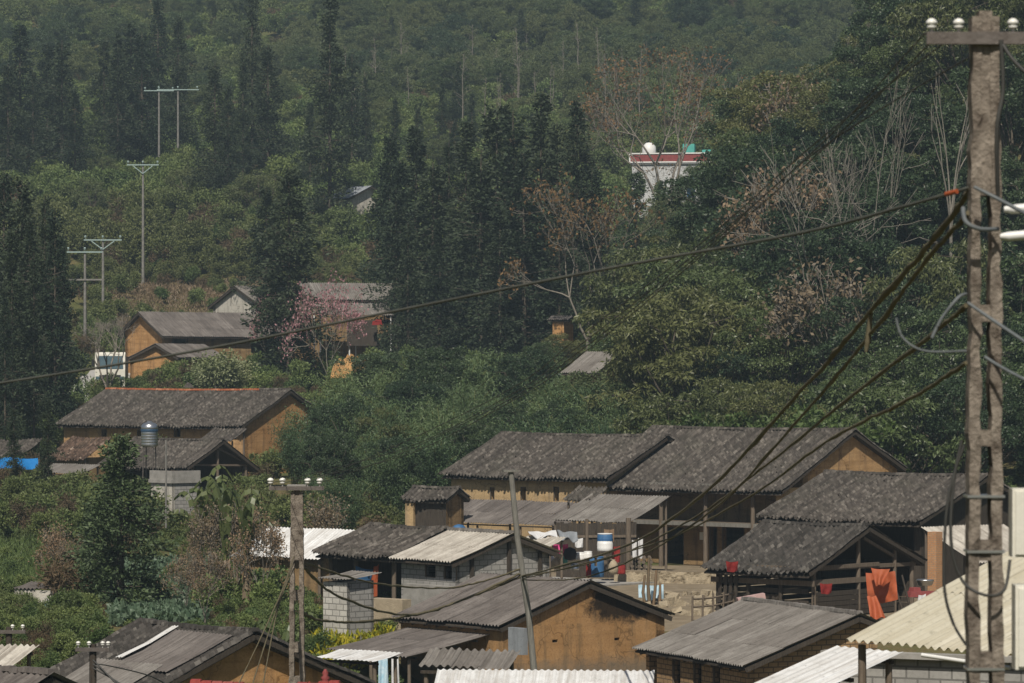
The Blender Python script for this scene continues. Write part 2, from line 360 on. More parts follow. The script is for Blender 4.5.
# ------------------------------------------------------------------ roofs, walls, houses
def tile_slope(mb, x0, x1, sgn, T, zr, s, seed=0, dx=.12, dt=.13, lift=.04):
    """rows of curved clay tiles: cover tiles over pan tiles, each one a little out of line"""
    g = np.random.default_rng(seed); nx = max(2, int((x1 - x0) / dx)); ntt = max(2, int(T / dt))
    J, I = np.meshgrid(np.arange(nx), np.arange(ntt)); J = J.ravel(); I = I.ravel(); n = len(J)
    keep = g.random(n) > .004; J, I = J[keep], I[keep]; n = len(J)
    sag = lambda x, t: -.11 * np.sin(np.clip((x - x0) / (x1 - x0), 0, 1) * 3.1416) * (1 + .3 * np.sin(2.1 * x)) - .05 * np.sin(np.clip(t / T, 0, 1) * 3.1416) + .018 * np.sin(x * 1.7 + 2.3 * t + seed)
    colj = g.normal(0, .012, nx)
    xc = x0 + (J + .5) * (x1 - x0) / nx + g.normal(0, .006, n) + colj[J]; ta = I * T / ntt - .03 + g.normal(0, .012, n); tb = (I + 1) * T / ntt + .035 + g.normal(0, .02, n)
    last = I == ntt - 1; tb[last] += g.uniform(-.02, .09, last.sum())
    cov = (J % 2 == 0); hw = np.where(cov, dx * .74, dx * .66)
    hm = np.where(cov, .10, -.045); he = np.where(cov, -.01, .012)
    tw = g.normal(0, .05, n); up = np.abs(g.normal(.014, .007, n))
    vv = np.zeros((n, 9, 3)); k = 0
    for (t, lf) in ((ta, 0.0), (tb, 1.0)):
        for dxm, h in ((-1, he), (0, hm), (1, he)):
            x = xc + dxm * hw + tw * .0; z = zr - s * t + h + lf * up + lift + sag(xc, t) + dxm * hw * tw
            vv[:, k, 0] = x; vv[:, k, 1] = sgn * t; vv[:, k, 2] = z; k += 1
    vv[:, 6:9] = vv[:, 3:6]; vv[:, 6:9, 2] -= .03
    q = np.array([(0, 1, 4, 3), (1, 2, 5, 4), (3, 4, 7, 6), (4, 5, 8, 7)])
    if sgn > 0: q = q[:, ::-1]
    Q = (q[None] + 9 * np.arange(n)[:, None, None]).reshape(-1, 4)
    mb.npq(vv.reshape(-1, 3), Q)
def corr_slope(mb, x0, x1, sgn, T, zr, s, seed=0, period=.18, amp=.036, sw=.95, slen=1.7, jit=.02, lift=.03, skew=0.0, bend=0.03):
    g = random.Random(seed); nr = max(1, round(T / slen)); nc = max(1, round((x1 - x0) / sw)); npp = 6
    for c in range(nc):
        xa = x0 + c * (x1 - x0) / nc; xb = x0 + (c + 1) * (x1 - x0) / nc + .06; m = max(4, int((xb - xa) / period * npp))
        for r in range(nr):
            ta = r * T / nr - (.08 if r else 0) + g.uniform(-jit, jit); tb = (r + 1) * T / nr + g.uniform(-jit, jit) * (2 if r == nr - 1 else 1)
            dz = g.uniform(0, jit * .8); tilt = g.uniform(-jit, jit) * .8; vv = []
            for kk, t in enumerate((ta, (ta + tb) / 2, tb)):
                for i in range(m + 1):
                    x = xa + (xb - xa) * i / m
                    z = zr - s * t + amp * math.sin(2 * math.pi * x / period) + lift + .012 * kk / 2 + dz + tilt * (i / m - .5) * (kk / 2)
                    z -= bend * math.sin(min(max(t / T, 0), 1) * math.pi) * (1 + .5 * math.sin(1.3 * x + seed))
                    vv.append((x + skew * t, sgn * t, z))
            ff = [(k * (m + 1) + i, k * (m + 1) + i + 1, (k + 1) * (m + 1) + i + 1, (k + 1) * (m + 1) + i) for k in range(2) for i in range(m)]
            if sgn > 0: ff = [f[::-1] for f in ff]
            mb.add(vv, ff, 0, True)
def deck(mb, x0, x1, sgn, T, zr, s, th=.06, inset=.06, low=0.0):
    zr -= low
    x0 += inset; x1 -= inset; T -= inset
    a = [(x0, 0, zr), (x1, 0, zr), (x1, sgn * T, zr - s * T), (x0, sgn * T, zr - s * T)]
    vv = [(p[0], p[1], p[2] - .03) for p in a] + [(p[0], p[1], p[2] - .03 - th) for p in a]
    mb.add(vv, [(0, 1, 2, 3), (7, 6, 5, 4), (0, 4, 5, 1), (1, 5, 6, 2), (2, 6, 7, 3), (3, 7, 4, 0)])
def panel(mb, p0, p1, z0, z1, ops=(), th=.35, mi=0):
    """a wall from p0 to p1 (outer face on the right-hand side), with real openings (s0, s1, za, zb)"""
    p0, p1 = V(*p0, 0), V(*p1, 0); d = p1 - p0; ln = d.length; d.normalize(); inn = V(-d.y, d.x, 0) * th
    ops = [(max(.05, a), min(ln - .05, b), max(z0 + .01, c), min(z1 - .05, e)) for a, b, c, e in ops]
    xs = sorted({0, ln, *[o[0] for o in ops], *[o[1] for o in ops]}); zs = sorted({z0, z1, *[o[2] for o in ops], *[o[3] for o in ops]})
    pt = lambda s, z, k: p0 + d * s + inn * k + V(0, 0, z)
    for i in range(len(xs) - 1):
        for j in range(len(zs) - 1):
            cx, cz = (xs[i] + xs[i + 1]) / 2, (zs[j] + zs[j + 1]) / 2
            if any(o[0] < cx < o[1] and o[2] < cz < o[3] for o in ops): continue
            a, b, c, e = xs[i], xs[i + 1], zs[j], zs[j + 1]
            mb.add([pt(a, c, 0), pt(b, c, 0), pt(b, e, 0), pt(a, e, 0)], [(0, 1, 2, 3)], mi); mb.add([pt(a, c, 1), pt(b, c, 1), pt(b, e, 1), pt(a, e, 1)], [(3, 2, 1, 0)], mi)
    for a, b, c, e in ops:
        q = [(a, c), (b, c), (b, e), (a, e)]
        for i in range(4):
            (s1, t1), (s2, t2) = q[i], q[(i + 1) % 4]
            mb.add([pt(s1, t1, 0), pt(s2, t2, 0), pt(s2, t2, 1), pt(s1, t1, 1)], [(3, 2, 1, 0)], mi)
    mb.add([pt(0, z1, 0), pt(ln, z1, 0), pt(ln, z1, 1), pt(0, z1, 1)], [(0, 1, 2, 3)], mi)
    for s in (0, ln): mb.add([pt(s, z0, 0), pt(s, z0, 1), pt(s, z1, 1), pt(s, z1, 0)], [(0, 1, 2, 3)], mi)
def tri(mb, x, ys, zs, th, mi=0):
    """gable triangle in the plane x, thickness th inwards"""
    n = len(ys); a = [(x, y, z) for y, z in zip(ys, zs)]; b = [(x + th, y, z) for y, z in zip(ys, zs)]
    mb.add(a + b, [tuple(range(n)) if th < 0 else tuple(reversed(range(n))), tuple(range(2 * n - 1, n - 1, -1)) if th < 0 else tuple(range(n, 2 * n))] + [(i, (i + 1) % n, n + (i + 1) % n, n + i) for i in range(n)], mi)

class House:
    def __init__(h, name, label, cat, end, apex, th, L, a, b, sf, sb=None, zb=None, ov=.45, oe=.55, roof='tile', wm='earth', front=(), gable=(), period=.18, dx=.12,
                 ridge='same', walls='fgbo', veranda=0.0, frames='wood', group=None, floor=0.0, wth=.4, jit=.02, boards=True, rafters=True, sw=.95, slen=1.7):
        sb = sf if sb is None else sb; A = P(*apex); zb = gz(A.x, A.y) if zb is None else zb; h.R = A.z - zb; h.th = R(th); h.A = A; h.zb = zb
        h.root = thing(name, label, cat, (A.x, A.y, zb), -h.th, group); h.a, h.b, h.L, h.sf, h.sb, h.ov, h.oe = a, b, L, sf, sb, ov, oe
        h.M = Matrix.Translation((A.x, A.y, zb)) @ Matrix.Rotation(-h.th, 4, 'Z'); h.Mi = h.M.inverted()
        x0, x1 = (-L, 0) if end == 'R' else (0, L); h.x0, h.x1 = x0, x1
        seed = int(apex[0] * 7 + apex[1]) % 9973
        mb = MB()
        for sgn, T, s in ((-1, a, sf), (1, b, sb)):
            if roof.startswith('tile'): tile_slope(mb, x0, x1, sgn, T, h.R, s, seed + sgn, dx=dx, dt=dx * 1.1)
            else: corr_slope(mb, x0, x1, sgn, T, h.R, s, seed + sgn, period, jit=jit, sw=sw, slen=slen)
        rf = mb.build('roof', MT[roof], h.root); h.roof = rf
        mb = MB(); lw = .18 if roof.startswith('tile') else .05; deck(mb, x0, x1, -1, a, h.R, sf, low=lw); deck(mb, x0, x1, 1, b, h.R, sb, low=lw); mb.build('roof_boards', MT['wood_dark'], rf)
        if ridge:
            mb = MB(); g = random.Random(seed); x = x0; mt = MT[roof if ridge == 'same' else ridge]
            step = .22
            while x < x1 - .1:
                sag = -.07 * math.sin((x - x0) / (x1 - x0) * math.pi) if roof.startswith('tile') else 0
                mb.box((x + step / 2, g.uniform(-.02, .02), h.R + .075 + sag + g.uniform(-.015, .02)), (step + .03, .26, .11), g.uniform(-.06, .06), 0, .8); x += step
            mb.build('ridge_tiles', mt, rf)
        if boards:
            for xe in ((x1 - .03,) if end == 'R' else (x0 + .03,)):
                for sgn, T, s in ((-1, a, sf), (1, b, sb)):
                    mb = MB(); mb.beam((xe, 0, h.R - .14), (xe, sgn * T * .98, h.R - s * T * .98 - .14), .05, .16); mb.build('bargeboard', MT['wood_dark'], rf)
        # walls
        yf, yb = -(a - oe) + veranda, b - oe; xl, xr = x0 + ov, x1 - ov; h.yf, h.yb, h.xl, h.xr = yf, yb, xl, xr
        zf, zk = h.R + sf * yf - .14, h.R - sb * yb - .14; h.zf = zf; ze = min(zf, zk); z0 = -2.2
        fl = [h.op('front', *o) for o in front]; gl = [h.op('gable', *o) for o in gable]; h.ops = fl
        if 'f' in walls: mb = MB(); panel(mb, (xl, yf), (xr, yf), z0, zf, fl, wth); mb.build('front_wall', MT[wm if isinstance(wm, str) else wm[0]], h.root, True)
        if 'k' in walls or 'b' in walls: mb = MB(); panel(mb, (xr, yb), (xl, yb), z0, zk, (), wth); mb.build('rear_wall', MT[wm if isinstance(wm, str) else wm[-1]], h.root, True)
        gm = MT[wm if isinstance(wm, str) else wm[1]]
        for nm, x, thk, ops in (('R', xr, -wth, gl if end == 'R' else ()), ('L', xl, wth, gl if end == 'L' else ())):
            if ('g' in walls and nm == end) or ('o' in walls and nm != end):
                mb = MB()
                if nm == 'R': panel(mb, (x, yf + .003), (x, yb - .003), z0, ze, ops, wth)
                else: panel(mb, (x, yb - .003), (x, yf + .003), z0, ze, ops, wth)
                ys, zs = [yf + .003], [ze]
                if zf > ze + .02: ys.append(yf + .003); zs.append(zf)
                ys.append(0); zs.append(h.R - .14)
                if zk > ze + .02: ys.append(yb - .003); zs.append(zk)
                ys.append(yb - .003); zs.append(ze)
                tri(mb, x, ys, zs, thk); w_ = mb.build('gable_wall', gm, h.root, True)
        if rafters:
            x = x0 + .35
            while x < x1 - .2: mb = MB(); mb.beam((x, -a + .12, h.R - sf * (a - .12) - .17), (x, yf + .05, h.R + sf * yf - .19), .08, .1); mb.build('rafter', MT['wood_dark'], h.root); x += .7
        if frames:
            for s0, s1, za, zb_ in fl:
                mb = MB(); xa, xb = xl + s0, xl + s1; y = yf + .06
                for p, q in (((xa, za), (xb, za)), ((xa, zb_), (xb, zb_)), ((xa, za), (xa, zb_)), ((xb, za), (xb, zb_))):
                    mb.beam((p[0], y, p[1]), (q[0], y, q[1]), .09, .07)
                big = (zb_ - za) > 1.3
                o = mb.build('door_frame' if big else 'window_frame', MT[frames], h.root)
        for t in np.linspace(x0, x1, max(2, int(L / 2))):
            for yy in np.linspace(-a, b, 4):
                q = h.M @ V(t, yy, 0); AVOID.append((q.x, q.y, 1.9))
    def hit(h, plane, px, py):
        """local (along, z) of the point of a wall plane seen at a pixel"""
        o = h.Mi @ V(0, 0, 0); d = (h.Mi.to_3x3() @ P(px, py, 1.0))
        if plane == 'front': t = (h.yf - o.y) / d.y
        else: xx = h.xr if h.x1 == 0 else h.xl; t = (xx - o.x) / d.x
        return o + d * t
    def op(h, plane, px, py, wd, ht):
        q = h.hit(plane, px, py)
        s = q.x - h.xl if plane == 'front' else (q.y - h.yf if h.x1 == 0 else h.yb - q.y)
        return (s - wd / 2, s + wd / 2, q.z - ht / 2, q.z + ht / 2)

def leanto(name, label, cat, end, corner, th, L, T, s, roof='fibro', posts=2, post_mat='wood', zb=None, group=None, period=.18, amp=.03, jit=.03, wall=None, sw=.95, slen=1.7, skew=0.0, eave=False, bend=.03, nopost=False):
    """single-slope roof: corner = its upper end nearest the given side (or the eave corner); posts under the eave"""
    A = P(*corner); thr = R(th)
    if eave: A = A + Vector((math.sin(thr), math.cos(thr), 0)) * T + V(0, 0, s * T)
    zb = gz(A.x, A.y) if zb is None else zb; Rr = A.z - zb
    root = thing(name, label, cat, (A.x, A.y, zb), -thr, group); x0, x1 = (-L, 0) if end == 'R' else (0, L); seed = int(corner[0] * 5 + corner[1])
    mb = MB()
    if roof.startswith('tile'): tile_slope(mb, x0, x1, -1, T, Rr, s, seed)
    else: corr_slope(mb, x0, x1, -1, T, Rr, s, seed, period, amp, jit=jit, sw=sw, slen=slen, skew=skew, bend=bend)
    rf = mb.build('roof', MT[roof], root)
    mb = MB()
    for k in range(int(T / .9) + 1):
        t = min(T - .1, .15 + k * .9); mb.beam((x0 + .05, -t, Rr - s * t - .06 - bend), (x1 - .05, -t, Rr - s * t - .06 - bend), .07, .07)
    mb.build('purlins', MT['wood_dark'], rf)
    if not nopost:
        for i in range(posts):
            x = x0 + .15 + (L - .3) * i / max(1, posts - 1)
            for yy in (-T + .2, -.15):
                g = root.matrix_basis @ V(x, yy, 0)
                mb = MB(); zt = Rr + s * yy - .1; mb.tube([(x, yy, -1.6), (x + .02, yy, zt * .5), (x, yy, zt)], [.075, .07, .06], 6); mb.build('post', MT[post_mat], root)
    if wall:
        mb = MB(); panel(mb, (x0 + .3, -T + .4), (x1 - .3, -T + .4), -1.6, Rr - s * (T - .4) - .12, (), .2); panel(mb, (x1 - .3, -T + .403), (x1 - .3, -.3), -1.6, Rr - s * (T - .4) - .12, (), .2)
        panel(mb, (x0 + .3, -.3), (x0 + .3, -T + .403), -1.6, Rr - s * (T - .4) - .12, (), .2)
        mb.build('wall', MT[wall], root, True)
    for t in np.linspace(x0, x1, 4):
        for yy in (-T, -T / 2, 0):
            q = root.matrix_basis @ V(t, yy, 0); AVOID.append((q.x, q.y, 1.3))
    return root

# --- upper left: the long rammed-earth house and its annexes
h1 = House('earth_house', 'long rammed earth house with a red tile strip along its ridge', 'house', 'R', (291, 390, 240), 35, 16.3, 5.2, 2.7, .45, roof='tile', wm=('earth', 'earth_orange', 'earth'),
           ov=.25, front=[(104, 433, .5, .5), (140, 434, .55, .55), (177, 433, .6, .55)], ridge=None, zb=-6.6)
mb = MB(); g_ = random.Random(3); x = h1.x0
while x < -2.7: mb.box((x + .12, g_.uniform(-.02, .02), h1.R + .07 - .06 * math.sin((x - h1.x0) / h1.L * 3.14) + g_.uniform(-.01, .015)), (.26, .3, .12), g_.uniform(-.05, .05), 0, .75); x += .24
mb.build('ridge_tiles', MT['tile_red'], h1.roof)
mb = MB(); x = -2.7
while x < -.1: mb.box((x + .12, 0, h1.R + .08 + g_.uniform(-.01, .015)), (.26, .28, .12), g_.uniform(-.05, .05), 0, .75); x += .24
mb.build('ridge_tiles', MT['tile'], h1.roof)
mb = MB(); mb.box((-8.9, 0, h1.R + .25), (.7, .3, .22), 0, 0, .6); mb.box((-8.9, 0, h1.R + .42), (.3, .25, .16), 0, 0, .5); mb.build('ridge_ornament', MT['tile'], h1.roof)
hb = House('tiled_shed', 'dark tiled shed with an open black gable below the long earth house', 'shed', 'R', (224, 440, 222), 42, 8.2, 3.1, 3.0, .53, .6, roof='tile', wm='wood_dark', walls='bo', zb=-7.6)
for y in (-2.3, -.2, 2.2):
    mb = MB(); mb.tube([(-.35, y, -1.5), (-.35, y, hb.R - (.53 if y < 0 else .6) * abs(y) - .2)], .09, 6); mb.build('post', MT['wood'], hb.root)
mb = MB(); mb.beam((-.35, -2.3, hb.R - 1.5), (-.35, 2.2, hb.R - 1.6), .1, .12); mb.beam((-.35, -.2, hb.R - .5), (-.35, 2.2, hb.R - 1.45), .08, .1); mb.build('tie_beam', MT['wood'], hb.root)
leanto('tiled_canopy', 'small tiled canopy under the right end of the long earth house', 'canopy', 'R', (247, 429, 231), 35, 2.7, 1.5, .5, 'tile', 2)
leanto('tiled_annex', 'reddish brown tiled annex roof left of the dark open gabled shed', 'annex', 'R', (112, 438, 231), 35, 3.4, 2.6, .5, 'tile_brown', 2, wall='earth_dark')
leanto('corrugated_canopy', 'short grey corrugated canopy below the reddish tiled annex', 'canopy', 'R', (101, 465, 224), 35, 3.9, 1.8, .3, 'fibro', 3)
leanto('tiled_roof_shelter', 'grey tiled shelter at the left edge above a bright blue tarp', 'shelter', 'R', (42, 440, 226), 30, 4.5, 2.2, .42, 'tile', 3)
mb = MB(); A = P(38, 458, 221); vv = []
for i in range(9):
    for j in range(4): vv.append((A.x - i * .33, A.y + .1 * math.sin(i * 1.7 + j), A.z - j * .22 - .05 * math.sin(i * .9)))
mb.add(vv, [(4 * i + j, 4 * i + j + 1, 4 * i + j + 5, 4 * i + j + 4) for i in range(8) for j in range(3)], 0, True)
tag(mb.build('blue_tarp', MT['bright_blue']), 'bright blue tarp hung under the grey tiled shelter at the left edge', 'tarp')
# flat roofed concrete hut and steel tank
A = P(172, 471, 205); root = thing('concrete_hut', 'small flat roofed concrete hut with a white left face below the steel tank', 'hut', (A.x, A.y, A.z - 3.6), R(-48))
mb = MB(); panel(mb, (-2.0, -.0), (0, 0), -1, 2.9, [(.5, .72, 1.75, 1.97), (1.0, 1.2, 1.75, 1.97)], .2); mb.build('front_wall', MT['plaster'], root, True)
mb = MB(); panel(mb, (0, .003), (0, 1.95), -1, 2.9, (), .2); mb.build('side_wall', MT['cmu'], root, True)
mb = MB(); panel(mb, (0, 1.95), (-2, 1.95), -1, 2.9, (), .2); panel(mb, (-2, 1.947), (-2, .003), -1, 2.9, (), .2); mb.build('rear_wall', MT['slab'], root, True)
mb = MB(); mb.box((-1, .95, 3.0), (2.2, 2.15, .2)); mb.box((-1, .04, 3.35), (2.2, .16, .5)); mb.box((.02, 1.05, 3.35), (.16, 1.8, .5)); mb.build('roof_slab', MT['slab'], root)
AVOID.append((A.x, A.y, 2.6)); AVOID.append((A.x - 1, A.y + 1, 2.4))
A = P(149.5, 447, 208); root = thing('water_tank', 'upright stainless steel water tank with a blue band on a thin stand', 'water tank', (A.x, A.y, A.z))
mb = MB(); prof = [(.03, .0), (.38, .0), (.48, .06)]
for k in range(7): prof += [(.48, .1 + k * .16), (.50, .14 + k * .16), (.48, .2 + k * .16)]
prof += [(.47, 1.24), (.36, 1.36), (.15, 1.43), (.12, 1.5), (.02, 1.5)]; mb.lathe((0, 0, 0), prof, 20); mb.build('tank_body', MT['inox'], root)
mb = MB(); mb.lathe((0, 0, 0), [(.506, .88), (.512, .9), (.512, 1.02), (.506, 1.04)], 20); mb.build('blue_band', MT['tank_band'], root)
for i in range(4):
    a_ = i * math.pi / 2 + .6; mb = MB(); mb.tube([(.4 * math.cos(a_), .4 * math.sin(a_), 0), (.46 * math.cos(a_), .46 * math.sin(a_), -3.4)], .035, 5); mb.build('leg', MT['steel'], root)

# --- back row behind the long house
House('earth_hut', 'sunlit orange earth gable beside the white truck', 'house', 'L', (155, 344, 297), -62, 7.5, 2.3, 3.0, .5, .42, roof='fibro_brown', wm='earth_orange', ov=.35, oe=.3, zb=-1.4, ridge=None)
House('long_barn', 'long barn with a wide grey corrugated roof behind the orange gable', 'barn', 'L', (138, 312, 306), -35, 14.7, 4.3, 3.6, .5, roof='fibro_brown', wm=('earth_dark', 'earth_orange', 'earth'), front=[(180, 345, 1.6, 1.6), (262, 344, 2.2, 1.6)], zb=-.8, ridge=None)
House('plaster_house', 'house with a stained pale plaster gable above the long barn', 'house', 'L', (234, 286, 322), -40, 9.5, 3.3, 4.2, .45, roof='fibro', wm='plaster', zb=.8, ov=.3, ridge=None)
House('grey_house', 'dusty grey roofed house behind the pink blossom tree', 'house', 'L', (298, 283, 316), -18, 8.6, 3.4, 3.0, .46, roof='fibro', wm='earth_dark', zb=.3, front=[(356, 312, 1.2, 1.0)], ridge=None)
leanto('porch_roof', 'pale porch roof on white posts left of the conifer row', 'porch', 'L', (312, 303, 311), -18, 6.6, 2.4, .46, 'fibro', 3, 'plastic', wall=None)
A = P(362, 319, 309); mb = MB(); mb.box((A.x, A.y, A.z - 1.2), (2.6, .2, 2.2)); tag(mb.build('porch_wall', MT['wood_dark']), 'grey wall panel standing under the pale porch roof', 'wall')
A = P(377, 323, 308); mb = MB(); mb.box((A.x, A.y, A.z), (.9, .4, .35), .1, 0, .8); mb.box((A.x + .1, A.y, A.z + .22), (.6, .35, .15), .2, 0, .7); tag(mb.build('red_bundle', MT['red']), 'dark red bundle under the right end of the porch roof', 'bundle')
A = P(352, 345, 284); mb = MB(); g_ = random.Random(5)
hv = []
for i in range(29):
    for j in range(15):
        u, v = i / 28 * 2 - 1, j / 14 * 2 - 1; e_ = max(0, 1 - (u * u + v * v)) ** .5
        hv.append((A.x + .2 + u * 1.9, A.y + v * 1.5, A.z - 2.6 + e_ * (2.3 - .7 * u) * (.7 + .2 * noise.noise((u * 2.1, v * 2.3, 1.5)) + .22 * noise.noise((u * 9, v * 7, 4)))))
mb.add(hv, [(i * 15 + j, (i + 1) * 15 + j, (i + 1) * 15 + j + 1, i * 15 + j + 1) for i in range(28) for j in range(14)])
tag(mb.build('soil_heap', MT['dirt_orange']), 'heap of bright orange soil below the grey porch', 'soil heap')
House('buried_shed', 'grey tin roof half buried in bamboo right of centre', 'shed', 'R', (622, 352, 241), 38, 3.0, 2.9, 1.6, .5, roof='fibro', wm='earth', ridge=None)
House('orange_hut', 'patch of orange earth wall showing between the conifer trunks', 'hut', 'R', (573, 316, 300), 20, 1.9, 1.2, 1.6, .3, roof='fibro_brown', wm='earth_orange', oe=.2, ridge=None, rafters=False)
House('blue_roof_house', 'small blue grey roofed house on the hillside behind the tall narrow conifer', 'house', 'R', (372, 186, 404), 48, 4.6, 3.4, 2.6, .45, roof='grey_metal', wm='plaster', ridge=None)
# white hillside building with a red parapet
A = P(632, 195, 400); root = thing('white_building', 'white hillside building with a red and white parapet', 'building', (A.x, A.y, A.z - 6), R(-8))
mb = MB(); panel(mb, (0, 0), (10.5, 0), -3, 9.4, [(6.1, 7.0, 4.6, 8.0), (2.2, 3.4, 2.0, 3.6)], .25); panel(mb, (10.5, .003), (10.5, 7), -3, 9.4, (), .25); panel(mb, (10.5, 7), (0, 7), -3, 9.4, (), .25); panel(mb, (0, 6.997), (0, .003), -3, 9.4, (), .25); mb.build('wall', MT['white'], root, True)
mb = MB(); mb.box((5.25, 3.5, 9.5), (10.9, 7.4, .2)); mb.build('roof_slab', MT['white'], root)
mb = MB()
for c, d in (((5.25, -.16, 10.1), (10.9, .12, 1.0)), ((-.16, 3.5, 10.1), (.12, 7.1, 1.0)), ((10.66, 3.5, 10.1), (.12, 7.1, 1.0))): mb.box(c, d)
mb.build('parapet', MT['red_paint'], root)
mb = MB()
for z in (9.62, 10.58): mb.box((5.25, -.19, z), (11.1, .22, .14))
for x in (-.22, 10.72): mb.box((x, -.19, 10.1), (.16, .24, .82))
mb.build('parapet_border', MT['plastic'], root)
mb = MB(); mb.beam((6.55, .1, 4.7), (6.55, .1, 7.9), .8, .06); mb.build('door', MT['blue'], root)
mb = MB(); mb.lathe((1.7, 2, 9.6), [(.1, 0), (.75, 0), (.8, 1.3), (.75, 1.9), (.35, 2.3), (.02, 2.35)], 12); tagp = mb.build('roof_tank', MT['plastic'], root)
mb = MB(); mb.box((6.2, 2, 10.6), (1.3, 1.8, 2.2)); mb.box((8.4, 3, 10.3), (1.6, 1.6, 1.6)); mb.build('stair_cabin', MT['teal'], root)
AVOID.append((A.x + 5, A.y + 3, 7))
A = P(738, 160, 380); root = thing('white_shrine', 'small white gabled rooftop showing through leaves right of the red parapet', 'building', (A.x, A.y, A.z - 2), R(-20))
mb = MB(); mb.box((0, 0, 1.0), (3.2, 3, 6)); mb.add([(-1.7, -1.5, 4), (1.7, -1.5, 4), (0, -1.5, 5.3), (-1.7, 1.5, 4), (1.7, 1.5, 4), (0, 1.5, 5.3)], [(0, 1, 2), (5, 4, 3), (1, 4, 5, 2), (0, 2, 5, 3), (0, 3, 4, 1)]); mb.build('wall', MT['white'], root, True)
mb = MB(); mb.beam((-1.9, 0, 3.9), (0, 0, 5.42), .1, .1); mb.beam((1.9, 0, 3.9), (0, 0, 5.42), .1, .1); mb.build('gable_trim', MT['plastic'], root)

# --- the big double house in the middle
b1 = House('farmhouse', 'farmhouse with three small windows in a sunlit tan wall', 'house', 'R', (668, 436, 192), 42, 12.0, 5.0, 4.5, .43, roof='tile', wm='earth_pale', oe=.45,
           front=[(492, 494, .36, .74), (523, 494, .42, .76), (556, 494, .42, .78)], zb=-9.6)
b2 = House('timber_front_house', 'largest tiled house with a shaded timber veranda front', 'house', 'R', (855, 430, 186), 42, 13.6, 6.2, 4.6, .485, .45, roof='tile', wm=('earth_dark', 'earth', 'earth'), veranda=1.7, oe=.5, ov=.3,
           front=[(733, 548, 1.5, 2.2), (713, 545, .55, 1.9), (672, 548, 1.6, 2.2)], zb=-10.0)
for px in (640, 668, 712, 759):
    q = b2.hit('front', px, 520); yy = -(b2.a - .55)
    mb = MB(); mb.tube([(q.x + .9, yy, -.3), (q.x + .9, yy, b2.R - b2.sf * (b2.a - .55) - .2)], [.13, .11], 7); mb.build('veranda_post', MT['wood'], b2.root)
zb_ = b2.hit('front', 720, 523).z
mb = MB(); yy = -(b2.a - .55); mb.beam((b2.xl + 2, yy, zb_), (b2.xr - .2, yy, zb_), .14, .2); mb.beam((b2.xl + 2, yy, b2.zf - .75), (b2.xr - .2, yy, b2.zf - .75), .12, .14); mb.build('balcony_beam', MT['wood_grey'], b2.root)
mb = MB()
for k in range(7): mb.box(((b2.xl + 2 + b2.xr) / 2, b2.yf - .12 - k * .2, zb_ + .1), (b2.xr - b2.xl - 2.2, .19, .05))
mb.build('balcony_floor', MT['wood'], b2.root)
mb = MB(); panel(mb, (b2.xr - .5, -(b2.a - .6)), (b2.xr, -(b2.a - .6)), zb_ + .3, b2.R - b2.sf * (b2.a - .6) - .16, (), .5); panel(mb, (b2.xr, -(b2.a - .6) + .003), (b2.xr, b2.yf - .003), -2, b2.R - b2.sf * (b2.a - .6) - .16, (), .4); mb.build('wall_return', MT['earth_pale'], b2.root, True)
q = b2.hit('front', 702, 536); mb = MB(); mb.box((q.x, b2.yf - .012, q.z), (.3, .01, .4)); tag(mb.build('paper_notice', MT['plastic'], b2.root), 'sheet of white paper stuck beside the doorway', 'notice') if 0 else mb.build('paper_notice', MT['plastic'], b2.root)
mb = MB(); mb.box(((b2.xl + b2.xr) / 2, -(b2.a - 1.2), -.6), (b2.xr - b2.xl + .6, 3.2, 1.2)); mb.build('plinth', MT['stone'], b2.root)

leanto('lean_to_roof', 'wide brown corrugated lean-to along the wall with three windows', 'lean-to', 'R', (601, 504, 186.5), 42, 9.4, 2.9, .38, 'fibro_brown', 4)
leanto('veranda_awning', 'corrugated awning propped on posts in front of the timber veranda', 'awning', 'R', (670, 497, 181), 42, 5.2, 3.2, .39, 'fibro', 3)
gt = House('tiled_gatehouse', 'tiny tiled gate roof on a cream pillar left of the three windows', 'gatehouse', 'R', (459, 488, 188), 30, 2.8, 1.2, 1.2, .45, roof='tile', wm=('wood_dark', 'earth_dark', 'earth_dark'), ov=.25, oe=.3, zb=-9.8, rafters=False, wth=.25)  # dark front and gable colours carry the shade under this small roof
mb = MB(); mb.box((gt.xl + .18, gt.yf - .06, gt.zf / 2 - .6), (.5, .3, gt.zf + 1.0)); mb.build('pillar', MT['earth_pale'], gt.root, True)
leanto('tiled_hood', 'small broken tiled hood between the two big houses', 'hood', 'R', (607, 488, 184.5), 42, 1.9, 1.2, .5, 'tile', 2)
# --- right: tiled house, wooden shed, side roof
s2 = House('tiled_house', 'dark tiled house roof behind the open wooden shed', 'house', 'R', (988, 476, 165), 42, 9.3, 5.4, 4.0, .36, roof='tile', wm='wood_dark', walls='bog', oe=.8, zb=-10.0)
mb = MB(); q = P(935, 545, 155); mb.box((q.x, q.y, -8.9), (.46, .46, 4.3), R(-42)); tag(mb.build('brick_pillar', MT['red_brick'], None, True), 'orange brick pillar in the sun right of the orange tarp', 'pillar')
leanto('side_roof', 'light grey corrugated side roof beside the foreground pole', 'roof', 'L', (921, 528, 156), -38, 5.0, 3.4, .42, 'fibro_pale', 3, 'wood')
s1 = House('wooden_shed', 'open wooden shed with a dark tiled roof and plank rails', 'shed', 'R', (870, 526, 150), 42, 5.6, 4.2, 4.05, .42, .39, roof='tile_dark', wm='wood_dark', walls='', oe=.6, zb=-10.1)
